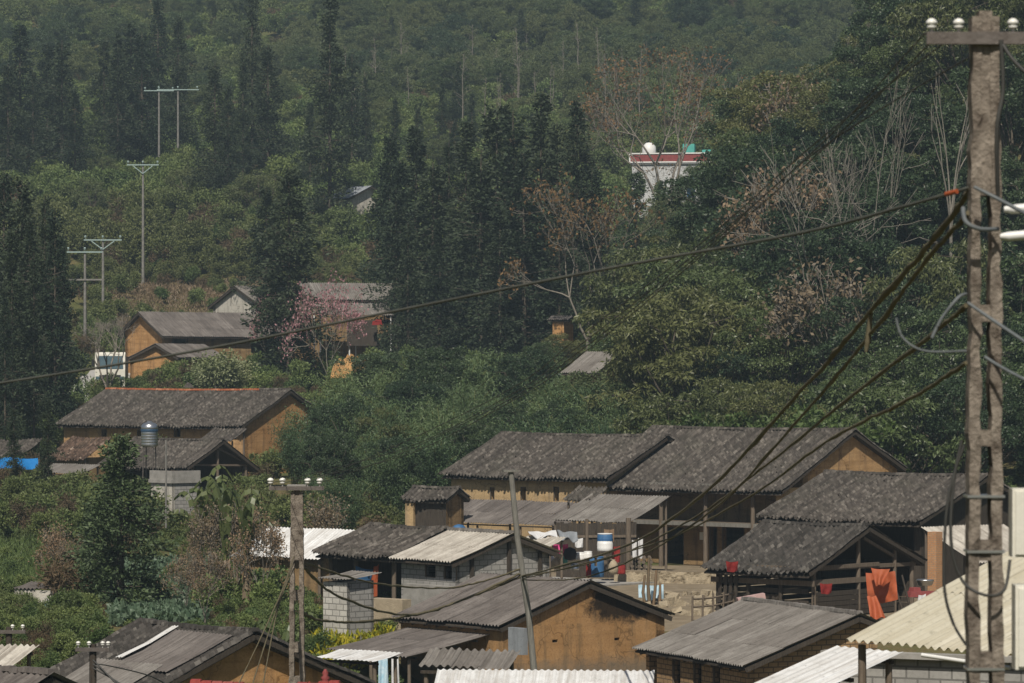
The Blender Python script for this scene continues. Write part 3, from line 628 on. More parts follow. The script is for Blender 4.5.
def shed_frame(s):
    yf, yk = -(s.a - .6), s.b - .6; zt = lambda y: s.R - (s.sf if y < 0 else s.sb) * abs(y) - .16
    for x, y in [(-.35, yf + .2), (-.35, -.35), (-.35, 2.2), (-.35, yk), (-1.9, yf), (-3.6, yf), (-5.2, yf), (-2.8, yk), (-5.2, yk), (-5.2, -.2)]:
        mb = MB(); mb.tube([(x, y, -.8), (x, y, zt(y))], [.12, .1], 6); mb.build('post', MT['wood_dark' if x < -1 else 'wood'], s.root)
    for z, wd in ((1.55, .22), (2.15, .16)):
        mb = MB(); mb.beam((-5.5, yf - .1, z), (-.1, yf - .1, z), .08, wd); mb.build('rail', MT['wood'], s.root)
        mb = MB(); mb.beam((-.28, yf, z + .03), (-.28, 1.0, z + .03), .08, wd); mb.build('rail', MT['wood'], s.root)
    mb = MB(); mb.beam((-.35, yf - .3, zt(yf)), (-.35, yk + .2, zt(yf) - .05), .14, .16); mb.beam((-.35, 0, s.R - .5), (-.35, 2.3, zt(2.3) - .35), .1, .12); mb.beam((-5.2, yf - .3, zt(yf)), (-5.2, yk, zt(yf)), .14, .16); mb.build('tie_beam', MT['wood'], s.root)
    mb = MB()
    for k in range(5): mb.beam((-.3, yf + .1, .25 + k * .21), (-.3, 2.2, .24 + k * .21), .05, .19)
    for k in range(6): mb.beam((-5.0, yf + .05, .0 + k * .235), (-.5 - (1.4 if k == 4 else 0), yf + .05, .0 + k * .235 + (.03 if k % 2 else 0)), .05, .2)
    mb.build('dark_planking', MT['wood_dark'], s.root)
    mb = MB()
    for k in range(9): mb.beam((-5.1, yk, .1 + k * .23 + (.25 if k > 5 else 0)), (-.5, yk, .1 + k * .23 + (.25 if k > 5 else 0)), .05, .215)
    for k in range(8): mb.beam((-5.25, yf, .1 + k * .24), (-5.25, yk, .1 + k * .24), .05, .2)
    mb.build('rear_planks', MT['wood_dark'], s.root)
    mb = MB()
    for k in range(4): mb.beam((-5.0 + k * .28, yf - .18, .6), (-5.0 + k * .28 + .1, yf - .2, 1.9), .16, .05)
    mb.build('leaning_planks', MT['wood_dark'], s.root)
shed_frame(s1)
def cloth(name, label, cat, pts, mat, th=.03, nx=10, ny=8, amp=.06, seed=1, group=None, fold=9):
    """a draped cloth between four corners (tl, tr, br, bl)"""
    tl, tr, br, bl = [Vector(p) for p in pts]; nrm = (tr - tl).cross(bl - tl).normalized(); vv = []
    for i in range(nx + 1):
        for j in range(ny + 1):
            u, v = i / nx, j / ny; p = tl.lerp(tr, u).lerp(bl.lerp(br, u), v)
            vv.append(p + nrm * amp * (math.sin(u * fold + seed + v * 2) * (.3 + v) + .7 * noise.noise((u * 4 + seed, v * 3, seed))) + V(0, 0, -.04 * math.sin(u * math.pi)))
    n = len(vv); ff = [(i * (ny + 1) + j, i * (ny + 1) + j + 1, (i + 1) * (ny + 1) + j + 1, (i + 1) * (ny + 1) + j) for i in range(nx) for j in range(ny)]
    vb = [p - nrm * th for p in vv]
    mb = MB(); mb.add(vv, ff, 0, True); mb.add(vb, [f[::-1] for f in ff], 0, True)
    return tag(mb.build(name, MT[mat]), label, cat, group)
sq = lambda x, y, z: s1.M @ V(x, y, z)
cloth('orange_tarp', 'orange tarp draped over the rail at the open end of the wooden shed', 'tarp', (P(866, 573, 147.6), P(895, 571, 147.3), P(899, 600, 147.0), P(869, 603, 147.4)), 'orange', amp=.2, fold=5, seed=4, nx=16, ny=12)
cloth('hanging_tarp_strip', 'narrow orange strip of tarp hanging down to the ground in the shed', 'tarp', (P(867, 596, 147.2), P(876, 596, 147.2), P(886, 618, 146.6), P(870, 618, 146.6)), 'orange', amp=.09, seed=9)
cloth('tarp_flap', 'folded upper flap of the orange tarp hanging over the shed rail', 'tarp', (P(871, 568, 147.0), P(890, 569, 146.9), P(884, 583, 146.7), P(876, 586, 146.7)), 'orange', amp=.08, seed=12)
for (px, py, mt, nm, lb, D) in ((732, 566, 'red', 'red_cloth', 'red cloth on the rail under the shed eave', 147), (826, 588, 'red', 'red_rag', 'small red rag hanging inside the wooden shed', 146)):
    q = P(px, py, D); cloth(nm, lb, 'cloth', (q + V(-.25, 0, .2), q + V(.25, 0, .2), q + V(.22, .05, -.2), q + V(-.2, .05, -.22)), mt, amp=.04, seed=px)
mb = MB(); q = P(750, 598, 146); mb.beam((q.x - .5, q.y, q.z - .15), (q.x + .6, q.y + .1, q.z + .05), .5, .3); tag(mb.build('pink_sack', m_plain('faded pink sack', (.4, .25, .24), (.5, .35, .33), 5)), 'faded pink sack lying against the left corner of the shed', 'sack')
# clutter by the brick pillar
q = P(925, 583, 153); mb = MB(); mb.lathe(q, [(.02, -.12), (.3, -.1), (.38, .1), (.4, .12), (.33, .16), (.02, .18)], 14); tag(mb.build('metal_basin', MT['inox']), 'grey metal basin beside the orange brick pillar', 'basin')
q = P(922, 594, 151); mb = MB(); mb.box(q, (1.3, .5, .22), .3, 0, .9); mb.box(q + V(-.3, 0, .18), (.4, .4, .2), .5, 0, .8); tag(mb.build('red_crate', MT['red_paint']), 'red crate on the ground left of the brick pillar', 'crate')
q = P(921, 607, 149); cloth('white_bag', 'crumpled white bag leaning in front of the red crate', 'bag', (q + V(-.1, 0, .5), q + V(.2, 0, .55), q + V(.12, -.1, -.5), q + V(-.25, -.1, -.5)), 'cloth', amp=.08, seed=2)
for i, (a_, b_) in enumerate((((902, 575), (912, 616)), ((896, 590), (905, 618)))):
    mb = MB(); mb.tube([P(*a_, 149), P(*b_, 148.6)], .045, 6); tag(mb.build('leaning_stake', MT['wood_dark']), 'dark stake leaning beside the right post of the shed', 'stake', 'stakes by the shed')
# brick shed and near roofs
s3 = House('brick_shed', 'adobe brick shed with a broad grey corrugated roof', 'shed', 'R', (860, 615, 120), 67, 8.6, 4.35, 1.2, .37, roof='fibro', wm='brick', oe=.35, ov=.35, zb=-11.2,
           front=[(652, 676, .8, 1.6), (676, 682, .7, 1.6), (697, 684, .7, 1.6), (716, 688, .6, 1.6)], jit=.03, wth=.25, ridge='fibro')
leanto('cream_roof', 'cream corrugated roof behind the foreground pole at lower right', 'roof', 'L', (845, 643, 53), 55, 7.5, 5.2, .38, 'fibro_cream', 3, 'wood', period=.185, amp=.028, eave=True, jit=.012, sw=1.0, slen=1.8)
s5 = leanto('white_roof_shed', 'concrete block shed under a bright white sheet roof at the bottom edge', 'shed', 'R', (901, 654, 62), 55, 1.7, 4.5, .30, 'white_metal', 2, 'wood', period=.22, amp=.012, jit=.008, sw=.9, slen=4.5)
A = P(850, 662, 64); root = thing('block_wall', 'grey concrete block wall below the cream corrugated roof', 'wall', (A.x, A.y, gz(A.x, A.y)), R(-25))
mb = MB(); panel(mb, (-.4, 0), (4.2, 0), -1, A.z - gz(A.x, A.y) + .1, (), .2); mb.build('block_courses', MT['cmu'], root, True)
mb = MB(); mb.beam((-.5, -.02, A.z - gz(A.x, A.y) + .15), (4.2, -.02, A.z - gz(A.x, A.y) + .15), .28, .1); mb.build('coping', MT['slab'], root)
mb = MB(); mb.tube([P(922, 655, 56), P(1010, 668, 55)], .035, 6); tag(mb.build('white_pipe', MT['plastic']), 'thin white pipe slung under the eave of the cream roof', 'pipe')
# --- lower middle group
m1 = House('ochre_house', 'ochre earth house with a broad plain gable near the bottom centre', 'house', 'R', (590, 582, 128), 50, 6.1, 4.2, 4.05, .34, roof='fibro_brown', wm='earth_ochre', ov=.18, oe=.3, zb=-11, jit=.035, ridge=None, gable=[(555, 641, .26, .1), (617, 639, .26, .1)])
m1b = leanto('low_awning', 'low brown corrugated awning left of the ochre gable', 'awning', 'R', (501, 632, 126.5), 50, 4.6, 4.2, .17, 'fibro_brown', 3, 'wood', slen=2.0)
leanto('slumped_roof', 'slumped old fibre cement roof in front of the ochre gable', 'roof', 'R', (519, 652, 86), 15, 2.2, 1.1, .35, 'fibro', 2, 'wood', jit=.05, period=.19, amp=.034, sw=.8, slen=1.1)
leanto('white_sheet_roof', 'white sheet roof with a scalloped upper edge at the bottom centre', 'roof', 'R', (652, 672, 82), 4, 4.9, 2.4, .30, 'white_metal', 3, 'wood', period=.15, amp=.018, jit=.006, sw=.9, slen=2.4)
m2 = House('block_shed', 'grey concrete block shed with a sunlit pale corrugated roof', 'shed', 'R', (513, 534, 142), 50, 4.0, 3.14, 2.6, .33, roof='fibro_pale', wm='cmu', ov=.3, oe=.45, zb=-10.0, front=[(430, 570, .7, .6), (449, 572, .7, .6)], wth=.22, ridge='fibro', gable=[(556, 578, .9, .7)])
for y in (-1.9, 0, 1.6):
    mb = MB(); mb.beam((m2.xr + .06, y, -1), (m2.xr + .06, y, m2.R - .33 * abs(y) - .2), .12, .14); mb.build('post', MT['wood_dark'], m2.root)
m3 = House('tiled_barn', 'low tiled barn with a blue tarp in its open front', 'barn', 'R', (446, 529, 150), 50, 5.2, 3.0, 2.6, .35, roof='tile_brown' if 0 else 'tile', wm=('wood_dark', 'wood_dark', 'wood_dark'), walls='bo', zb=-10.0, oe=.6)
for i, px in enumerate((332, 357, 395)):
    q = m3.hit('front', px, 570); mb = MB(); mb.tube([(q.x, m3.yf - .05, -1), (q.x, m3.yf - .05, m3.zf)], .1, 6); mb.build('post', MT['wood'], m3.root)
q1, q2 = m3.hit('front', 360, 566), m3.hit('front', 377, 583)
cloth('tarp_curtain', 'blue tarp curtain hanging in the front of the low tiled barn', 'tarp', (m3.M @ V(q1.x, m3.yf - .2, q1.z), m3.M @ V(q2.x, m3.yf - .2, q1.z - .1), m3.M @ V(q2.x, m3.yf - .25, q2.z + .1), m3.M @ V(q1.x, m3.yf - .25, q2.z)), 'blue', amp=.07, seed=6)
q1, q2 = m3.hit('front', 377, 566), m3.hit('front', 382, 596)
cloth('red_tarp_strip', 'dull red tarp strip hanging right of the blue tarp curtain', 'tarp', (m3.M @ V(q1.x + .12, m3.yf - .25, q1.z), m3.M @ V(q2.x + .15, m3.yf - .25, q1.z + .1), m3.M @ V(q2.x + .05, m3.yf - .3, q2.z), m3.M @ V(q1.x - .2, m3.yf - .3, q2.z)), 'orange', amp=.06, seed=8)
leanto('bright_roof', 'bright white corrugated roof half hidden behind the concrete utility pole', 'roof', 'R', (356, 531, 158), 40, 5.3, 2.4, .5, 'white_metal', 3, 'wood', wall='earth_dark', period=.2, amp=.02)
# block tower
A = P(347, 583, 131); zg = gz(A.x, A.y); hh = A.z - zg; root = thing('block_latrine', 'small square block tower with two holes at its foot', 'latrine', (A.x, A.y, zg), R(-46))
mb = MB(); panel(mb, (-1.32, 0), (0, 0), -.6, hh, [(.2, .55, .1, .42), (.8, 1.15, .1, .42)], .15); mb.build('front_wall', MT['cmu_lit'], root, True)  # left face painted paler: sunlight put into the block colour
mb = MB(); panel(mb, (0, .003), (0, 1.3), -.6, hh + .05, (), .15); mb.build('side_wall', MT['cmu'], root, True)
mb = MB(); panel(mb, (0, 1.3), (-1.32, 1.3), -.6, hh, (), .15); panel(mb, (-1.32, 1.297), (-1.32, .003), -.6, hh, (), .15); mb.build('rear_wall', MT['cmu'], root, True)
mb = MB(); corr_slope(mb, -1.5, .18, -1, 1.7, hh + .3, .12, 3, .16, .02, jit=.02); o = mb.build('roof', MT['fibro'], root); o.location = (0, 1.5, 0)
AVOID.append((A.x, A.y + .7, 1.8))
A = P(390, 600, 137); mb = MB(); mb.box((A.x, A.y, A.z - .8), (1.7, .5, 1.7), R(-40)); tag(mb.build('low_wall', MT['stone']), 'stained low masonry wall between the block tower and the pale roofed shed', 'wall')
A = P(430, 590, 141); mb = MB(); mb.box((A.x, A.y, A.z - .6), (3.0, .3, 1.6), R(-50)); tag(mb.build('fence_panel', MT['slab'], None), 'grey fence panel below the left wall of the block shed', 'fence')
# bottom left house
bl = House('patched_house', 'orange walled house with a patched dark roof at the bottom left', 'house', 'R', (256, 632, 108), 48, 5.9, 5.4, 4.6, .40, roof='tile_dark', wm='earth_orange', zb=-11, ov=.4, dx=.11)
for k, (x0, x1, ta, tb, mt) in enumerate(((-3.4, -.5, .5, 3.0, 'fibro_brown'), (-4.6, -1.2, 2.6, 4.8, 'fibro'), (-3.75, -3.5, .3, 2.5, 'white_metal'))):
    mb = MB(); corr_slope(mb, x0, x1, -1, tb - ta, bl.R - .4 * ta + .08 + k * .012, .40, 50 + k, .16, .015, bend=.06); o = mb.build('patch_sheet', MT[mt], bl.roof); o.location = (0, -ta, 0)
leanto('pale_shed_roof', 'pale corrugated shed roof in the bottom left corner', 'roof', 'R', (37, 648, 92), 25, 3.4, 1.8, .35, 'fibro_pale', 3, 'wood', jit=.04, amp=.034)
House('corner_roof', 'grey brown roof cut by the bottom left corner of the view', 'roof', 'R', (52, 675, 78), 35, 4.2, 3.2, 2.0, .35, roof='fibro_brown', wm='earth_dark', ridge='same')
rr = House('red_ridge_house', 'red tiled roof ridge with a small finial along the bottom edge', 'house', 'R', (336, 687, 74), 3, 3.0, 2.2, 1.6, .4, roof='tile_crimson', wm='earth_orange', ridge='tile_crimson', rafters=False)
mb = MB(); mb.lathe((-.22, 0, rr.R + .1), [(.09, 0), (.07, .05), (.1, .09), (.05, .14), (.07, .19), (.02, .27)], 10); mb.build('finial', MT['red_paint'], rr.root)
leanto('awning_sheet', 'small white sheet awning right of the red finial', 'awning', 'R', (402, 654, 112), 40, 2.6, 1.3, .16, 'white_metal', 2, 'wood', amp=.012)
A = P(40, 588, 152); root = thing('garden_shed', 'small pale plaster garden shed behind thin trees on the left', 'shed', (A.x, A.y, A.z - 1.5), R(-20))
mb = MB(); panel(mb, (-1.2, 0), (.6, 0), -.6, 1.4, (), .15); panel(mb, (.6, .003), (.6, 1.5), -.6, 1.4, (), .15); panel(mb, (-1.2, 1.5), (-1.2, .003), -.6, 1.4, (), .15); mb.build('wall', MT['plaster'], root, True)
mb = MB(); corr_slope(mb, -1.25, .7, -1, 1.65, 1.62, .12, 8); o = mb.build('roof', MT['fibro_brown'], root); o.location = (0, 1.6, 0)
mb = MB(); mb.box((.3, -.1, .7), (.22, .16, .34)); mb.build('blue_container', MT['bright_blue'], root)

# --- terrace clutter between the houses
A = P(682, 572, 173); root = thing('terrace_wall', 'rough tan terrace wall below the timber veranda', 'wall', (A.x, A.y, A.z), R(-10)); mb = MB(); vv = []
for i in range(111):
    for j in range(25):
        x, t = -3.3 + i * .06, j / 24; n_ = .22 * noise.noise((x * 1.1, t * 2, 7)) + .10 * noise.noise((x * 3.4, t * 5, 2)) + .05 * noise.noise((x * 9, t * 12, 5))
        vv.append((x, -.25 * t - 1.6 * max(0, t - .62) + n_, -1.75 * t + .07 * noise.noise((x * 1.7, 3, 1)) * (1 - t) + .1 * noise.noise((x * 4, t * 6, 8)) * t))
mb.add(vv, [(i * 25 + j + 1, (i + 1) * 25 + j + 1, (i + 1) * 25 + j, i * 25 + j) for i in range(110) for j in range(24)])
mb.build('rough_face', MT['masonry'], root)
mb = MB(); mb.box((0, .55, -.8), (6.5, 1.0, 1.62)); mb.build('core', MT['dirt'], root)
for i in range(110):
    px, py = rnd.uniform(640, 742), rnd.uniform(588, 622); D = 165 - (py - 588) * .45; q = P(px, py, D); s_ = rnd.uniform(.09, .3); zz = gz(q.x, q.y); g_ = random.Random(i)
    mb = MB(); mb.box((0, 0, 0), (s_ * 2, s_ * g_.uniform(1.1, 1.8), s_ * g_.uniform(.6, 1.3)), 0, 0, g_.uniform(.55, .9)); mb.v = [tuple(c + g_.uniform(-.28, .28) * s_ for c in v) for v in mb.v]
    o = mb.build('loose_stone', MT['masonry'], None, False, (q.x, q.y, zz + s_ * .3 + .05)); o.rotation_euler = (g_.uniform(-.3, .3), g_.uniform(-.3, .3), g_.uniform(0, 6)); tag(o, 'loose tan stone in the rubble below the terrace wall', 'stone', 'loose stones of the rubble')
def post(px, y0, y1, D, r, mat, name, label, cat, lean=0, group=None):
    mb = MB(); mb.tube([P(px + lean, y1, D), P(px + lean / 2, (y0 + y1) / 2, D), P(px, y0, D)], [r, r * .95, r * .9], 7); return tag(mb.build(name, MT[mat]), label, cat, group)
A = P(556, 575, 178); root = thing('dark_planking', 'added dark plank panel in place of shade behind household things under the awning', 'wall', A, R(-8)); mb = MB()  # added dark panel stands in for the shade under the awning
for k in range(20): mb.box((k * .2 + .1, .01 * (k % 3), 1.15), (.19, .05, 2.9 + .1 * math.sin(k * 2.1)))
mb.build('shade_planks', MT['wood_dark'], root)
mb = MB(); mb.beam((0, -.06, 1.9), (4, -.06, 1.95), .06, .12); mb.build('rail', MT['wood'], root)
post(628.5, 518, 574, 176, .15, 'wood', 'awning_post', 'thick rough post before the black doorway under the awning', 'post')
post(587, 519, 560, 174, .09, 'wood', 'prop_post', 'thin crooked post under the left end of the awning', 'post')
def barrel(px, py, D, r, h, mat, name, label, cat, lid=None):
    q = P(px, py, D); root = thing(name, label, cat, q); mb = MB(); mb.lathe((0, 0, 0), [(.02, 0), (r * .94, 0), (r, .04), (r * 1.02, h * .33), (r, h * .36), (r * 1.02, h * .66), (r, h * .7), (r * .96, h), (.02, h)], 14); mb.build('body', MT[mat], root)
    mb = MB(); mb.lathe((0, 0, h), [(.02, .035), (r * .9, .03), (r, .015), (r * 1.0, 0)], 14); mb.build('lid', MT[lid or mat], root); return root
q0 = P(585, 580, 173); mb = MB(); mb.box((q0.x - .8, q0.y + 1.2, q0.z - 1.1), (7.4, 4.2, 2.0), R(-42)); tag(mb.build('work_platform', MT['slab']), 'grey concrete platform crowded with household things', 'platform')
barrel(596.5, 577, 172, .36, .95, 'blue', 'blue_drum', 'tall blue plastic drum on the concrete platform', 'drum')
barrel(605, 551, 173.5, .38, .5, 'plastic', 'storage_tub', 'white tub with a blue upper half behind the drum', 'tub', 'blue')
barrel(605, 541, 173.6, .37, .34, 'blue', 'blue_tub', 'squat blue tub stacked on the white tub', 'tub', 'plastic')
barrel(580.5, 560, 170.5, .21, .34, 'plastic', 'white_bucket', 'left of two white buckets by the dark round basket', 'bucket')
barrel(588, 559, 170.5, .2, .34, 'plastic', 'white_bucket', 'right of two white buckets nearest the blue drum', 'bucket')
mb = MB(); q = P(570, 554, 170); mb.lathe(q, [(.05, -.3), (.26, -.24), (.33, 0), (.27, .22), (.05, .32)], 12); tag(mb.build('dark_basket', MT['dark']), 'dark round basket left of the white buckets', 'basket')
for (a_, b_, nm, lb, mt, D) in (((553, 544), (568, 553), 'pink_laundry', 'bright pink laundry heaped at the edge of the platform', 'pink', 170), ((612, 546), (620, 562), 'red_shirt', 'red shirt hanging in the dark under the awning', 'red', 174), ((586, 562), (591, 577), 'red_apron', 'dark red cloth hanging left of the blue drum', 'red', 171.5),
                                ((632, 540), (637, 557), 'white_shirt', 'white shirt on the line right of the thick rough post', 'cloth', 175), ((638, 538), (643, 558), 'white_towel', 'longer white towel on the line beside the white shirt', 'cloth', 175.4),
                                ((604, 529), (614, 542), 'straw_bundle', 'bundle of dry corn hung under the awning', 'dry', 174), ((575, 538), (583, 547), 'pale_rag', 'pale rag on a rail above the white buckets', 'cloth', 171)):
    cloth(nm, lb, 'laundry' if 'laundry' in nm or 'shirt' in nm or 'towel' in nm else 'cloth', (P(a_[0], a_[1], D), P(b_[0], a_[1], D), P(b_[0], b_[1], D - .1), P(a_[0], b_[1], D - .1)), mt, amp=.06, seed=a_[0])
def sack(px, py, D, w_, h_, mat, name, label, cat):
    q = P(px, py, D); g = random.Random(px); mb = MB(); mb.lathe((0, 0, 0), [(.02, 0), (w_ * .8, .01), (w_, h_ * .25), (w_ * .92, h_ * .6), (w_ * .5, h_ * .88), (w_ * .28, h_ * .93), (w_ * .38, h_), (.02, h_ * .97)], 10)
    mb.v = [(x * (1 + .2 * noise.noise((x * 4, z * 4, px))), y, z) for x, y, z in mb.v]; o = mb.build(name, MT[mat], None, False, q); o.rotation_euler = (g.uniform(-.1, .1), g.uniform(-.15, .15), g.uniform(0, 6)); return tag(o, label, cat)
sack(549, 566, 170.5, .3, .6, 'cloth', 'grain_sack', 'pale sack slumped at the left end of the platform', 'sack')
sack(556, 569, 170.2, .28, .55, 'stone', 'brown_sack', 'brown sack leaning on the pale sack', 'sack')
sack(613, 574, 172.0, .26, .7, 'stone', 'tall_sack', 'tall brown sack right of the blue drum', 'sack')
barrel(575, 570, 170.3, .2, .28, 'inox', 'metal_pot', 'dull metal pot in front of the dark basket', 'pot')
barrel(621, 574, 173.0, .22, .4, 'red', 'red_bucket', 'dark red bucket beside the thick rough post', 'bucket')
barrel(564, 563, 170.6, .17, .26, 'teal', 'green_basin', 'small green basin beside the pink laundry', 'basin')
for i, (px, lb) in enumerate(((608, 'stack of split firewood behind the tall brown sack'), (642, 'low stack of split firewood right of the white towel'))):
    q = P(px, 572, 175.5); g_ = random.Random(i); mb = MB()
    for k in range(16): mb.tube([q + V(-.45 + (k % 4) * .28 + g_.uniform(-.05, .05), -.3, .1 + (k // 4) * .2), q + V(-.45 + (k % 4) * .28 + g_.uniform(-.05, .05), .4, .1 + (k // 4) * .2)], .1, 6)
    tag(mb.build('firewood_stack', MT['wood']), lb, 'firewood')
q = P(592, 566, 171); mb = MB(); mb.box(q + V(0, 0, .42), (.5, .3, .05), .3); mb.box(q + V(-.18, 0, .2), (.05, .25, .42), .3); mb.box(q + V(.18, .1, .2), (.05, .25, .42), .3); tag(mb.build('wooden_stool', MT['wood']), 'low wooden stool by the blue drum', 'stool')
leanto('tarp_covered_roof', 'small tan corrugated roof below the big lean-to right of the wooden pole', 'roof', 'R', (566, 538, 168), 42, 2.4, 1.2, .35, 'fibro_pale', 2, 'wood')
cloth('white_tarp', 'crumpled white tarp lying above the small tan roof', 'tarp', (P(528, 532, 169.4), P(556, 531, 169.4), P(558, 537, 168.6), P(530, 537, 168.6)), 'cloth', amp=.09, seed=3)
cloth('grey_tarp', 'crumpled dark grey tarp beside the white tarp', 'tarp', (P(557, 531, 169.6), P(577, 532, 169.6), P(578, 541, 168.6), P(560, 538, 168.6)), 'grey_metal', amp=.09, seed=5)
mb = MB(); q = P(459, 527, 181); mb.lathe(q, [(.35, -.1), (.33, 0), (.2, .1), (.03, .14)], 14); tag(mb.build('blue_basin', MT['blue']), 'upturned blue basin on the lower edge of the lean-to roof', 'basin')
for k, (px, y0, y1) in enumerate(((648, 557, 612), (655, 570, 612), (643, 575, 610), (660, 583, 612))):
    g_ = random.Random(k); mb = MB(); mb.tube([P(px + g_.uniform(-3, 3), y1, 157), P(px, (y0 + y1) / 2, 157), P(px + g_.uniform(-2, 2), y0, 157)], [.1 if k == 0 else .06, .07, .05], 6)
    tag(mb.build('dead_stem', MT['dry']), 'dead brown banana stem standing in front of the terrace' if k else 'tallest dead banana stem in front of the terrace', 'dead plant', 'dead stems by the terrace')
q = P(650, 592, 158); cloth('blue_sheeting', 'pale blue plastic sheeting behind the dead banana stems', 'plastic sheet', (q + V(-.5, .3, .3), q + V(.6, .3, .3), q + V(.6, 0, -.3), q + V(-.5, 0, -.3)), 'cloth_blue', amp=.12, seed=2)
def rails(label, a, b, D0, D1, n, h, mat='wood'):
    A, B = P(*a, D0), P(*b, D1); root = thing('stick_fence', label, 'fence', A); mb = MB()
    for k in range(n):
        q = (B - A) * (k / (n - 1)); mb = MB(); mb.tube([q + V(0, 0, -1), q + V(.03, 0, h)], .045, 5); mb.build('post', MT[mat], root)
    for z in (h * .45, h * .85): mb = MB(); mb.tube([V(0, 0, z), (B - A) * .5 + V(0, 0, z - .06), (B - A) + V(0, 0, z)], .04, 5); mb.build('rail', MT[mat], root)
    return root
rails('crooked stick fence on the rubble left of the wooden shed', (692, 616), (733, 610), 146, 148, 5, .8)
# laundry under the low awning
for i, (px, wd, lb) in enumerate(((383, 9, 'white and blue laundry hanging under the low awning'), (395, 7, 'white laundry hanging right of the blue patterned piece'))):
    cloth('hanging_laundry', lb, 'laundry', (P(px - wd / 2, 656, 120), P(px + wd / 2, 656, 120), P(px + wd / 2 + 1, 690, 119.6), P(px - wd / 2, 688, 119.6)), ('cloth_blue', 'cloth')[i], amp=.05, seed=i + 3)
mb = MB(); q = P(518, 641, 122); mb.box(q, (.8, .2, .9), R(-50)); tag(mb.build('leaning_sheet', MT['grey_metal']), 'grey metal sheet leaning in the shade under the low awning', 'metal sheet')

# ------------------------------------------------------------------ vehicles
A = P(110, 387, 288); zg = gz(A.x, A.y + 3); root = thing('truck', 'white cab truck parked beside the orange earth gable', 'truck', (A.x, A.y, zg + .15), R(4))
mb = MB()
pr = [(0, .55), (0, 1.75), (.22, 3.0), (.55, 3.18), (1.9, 3.18), (1.95, .55)]
mb.add([(-1.2, y, z) for y, z in pr] + [(1.2, y, z) for y, z in pr], [tuple(range(6)), tuple(range(11, 5, -1))] + [(i, 6 + i, 6 + (i + 1) % 6, (i + 1) % 6) for i in range(6)]); cabo = mb.build('cab', MT['cream'], root)
mb = MB(); mb.add([(-1.05, -.0, 1.85), (1.05, -.0, 1.85), (1.0, .19, 2.88), (-1.0, .19, 2.88)], [(0, 1, 2, 3)]); mb.v = [(x, y - .02, z) for x, y, z in mb.v]; mb.build('windshield', MT['glass'], root)
mb = MB(); mb.box((0, -.03, 1.15), (1.7, .05, .42)); mb.build('grille', MT['rubber'], root)
mb = MB(); mb.box((0, -.1, .62), (2.42, .3, .36)); mb.build('bumper', MT['cream'], root)
for s_ in (-1, 1):
    mb = MB(); mb.box((s_ * .98, -.04, 1.12), (.32, .06, .24)); mb.build('headlight', MT['glass'], root)
    mb = MB(); mb.box((s_ * 1.38, .1, 2.3), (.16, .12, .5)); mb.build('mirror', MT['rubber'], root)
    for yy in (1.0, 5.6):
        wr = MB(); wr.tube([(s_ * 1.0 - .16, yy, .42), (s_ * 1.0 + .16, yy, .42)], .5, 16); wh = wr.build('wheel', MT['rubber'], root)
        wr = MB(); wr.tube([(s_ * 1.0 - .17, yy, .42), (s_ * 1.0 + .17, yy, .42)], .26, 10); wr.build('rim', MT['steel'], wh)
mb = MB(); mb.box((0, 4.6, 1.9), (2.4, 5.0, 1.9)); mb.build('cargo_body', MT['grey_metal'], root)
AVOID.append((A.x, A.y + 1, 3.5))

# ------------------------------------------------------------------ poles and cables
def insulator(parent, p, mat='porcelain', s=1.0):
    mb = MB(); mb.lathe(p, [(.02 * s, 0), (.025 * s, .10 * s), (.07 * s, .11 * s), (.085 * s, .14 * s), (.05 * s, .17 * s), (.095 * s, .185 * s), (.10 * s, .22 * s), (.06 * s, .265 * s), (.01, .28 * s)], 12)
    return mb.build('insulator', MT[mat], parent)
def ladder_pole(root, zt, zb, w0, w1, dep, slots, mat, dx0=0.0):
    """precast pole: two tapering legs joined by solid webs between the slots"""
    mb = MB(); g = random.Random(4); seg = []
    wd = lambda z: w1 + (w0 - w1) * (z - zb) / (zt - zb)
    zs = np.arange(zb, zt + .001, .12)
    for sgn in (-1, 1):
        vv = []
        for z in zs:
            W = wd(z); xo = sgn * W / 2; xi = sgn * W * .17
            j = [g.gauss(0, .006) for _ in range(6)]
            vv += [(xo + j[0], -dep / 2 + j[1], z), (xi + j[2], -dep / 2 + j[3], z), (xi + j[2], dep / 2, z), (xo + j[0], dep / 2 + j[4], z)]
        ff = [(4 * i + a, 4 * i + (a + 1) % 4, 4 * i + 4 + (a + 1) % 4, 4 * i + 4 + a) for i in range(len(zs) - 1) for a in range(4)] + [(0, 1, 2, 3), tuple(len(vv) - 4 + i for i in range(4))]
        mb.add(vv, ff)
    edges = [zb] + [z for s in slots for z in s] + [zt]
    for k in range(0, len(edges), 2):
        a, b = edges[k], edges[k + 1]
        if b > a + .01:
            W = wd((a + b) / 2) * .17 + .012; mb.box((0, .004, (a + b) / 2), (2 * W, dep * .9, b - a))
    return mb.build('shaft', MT[mat], root)
D1 = 26.0; s1_ = F / D1                     # pixels per metre at the foreground pole
base = P(984, 375, D1); root = thing('utility_pole', 'large weathered concrete utility pole in the right foreground', 'utility pole', (base.x, base.y, gz(base.x, base.y)))
off = -root.location.z; zz = lambda py: -(py - HY) / F * D1 + off
ladder_pole(root, zz(12), -.3, .195, .30, .22, sorted([(zz(305), zz(196)), (zz(430), zz(322)), (zz(540), zz(446)), (zz(652), zz(560)), (zz(760), zz(672)), (zz(870), zz(790))]), 'concrete'); P1root = root
mb = MB(); mb.box((.05, -.13, zz(40)), (.96, .05, .085)); mb.box((.05, -.10, zz(35) + .0), (.96, .1, .02)); mb.build('crossarm', MT['steel'], root)
for px in (930, 957, 1011): insulator(root, ((px - 984) / s1_, -.1, zz(36)), s=.42)
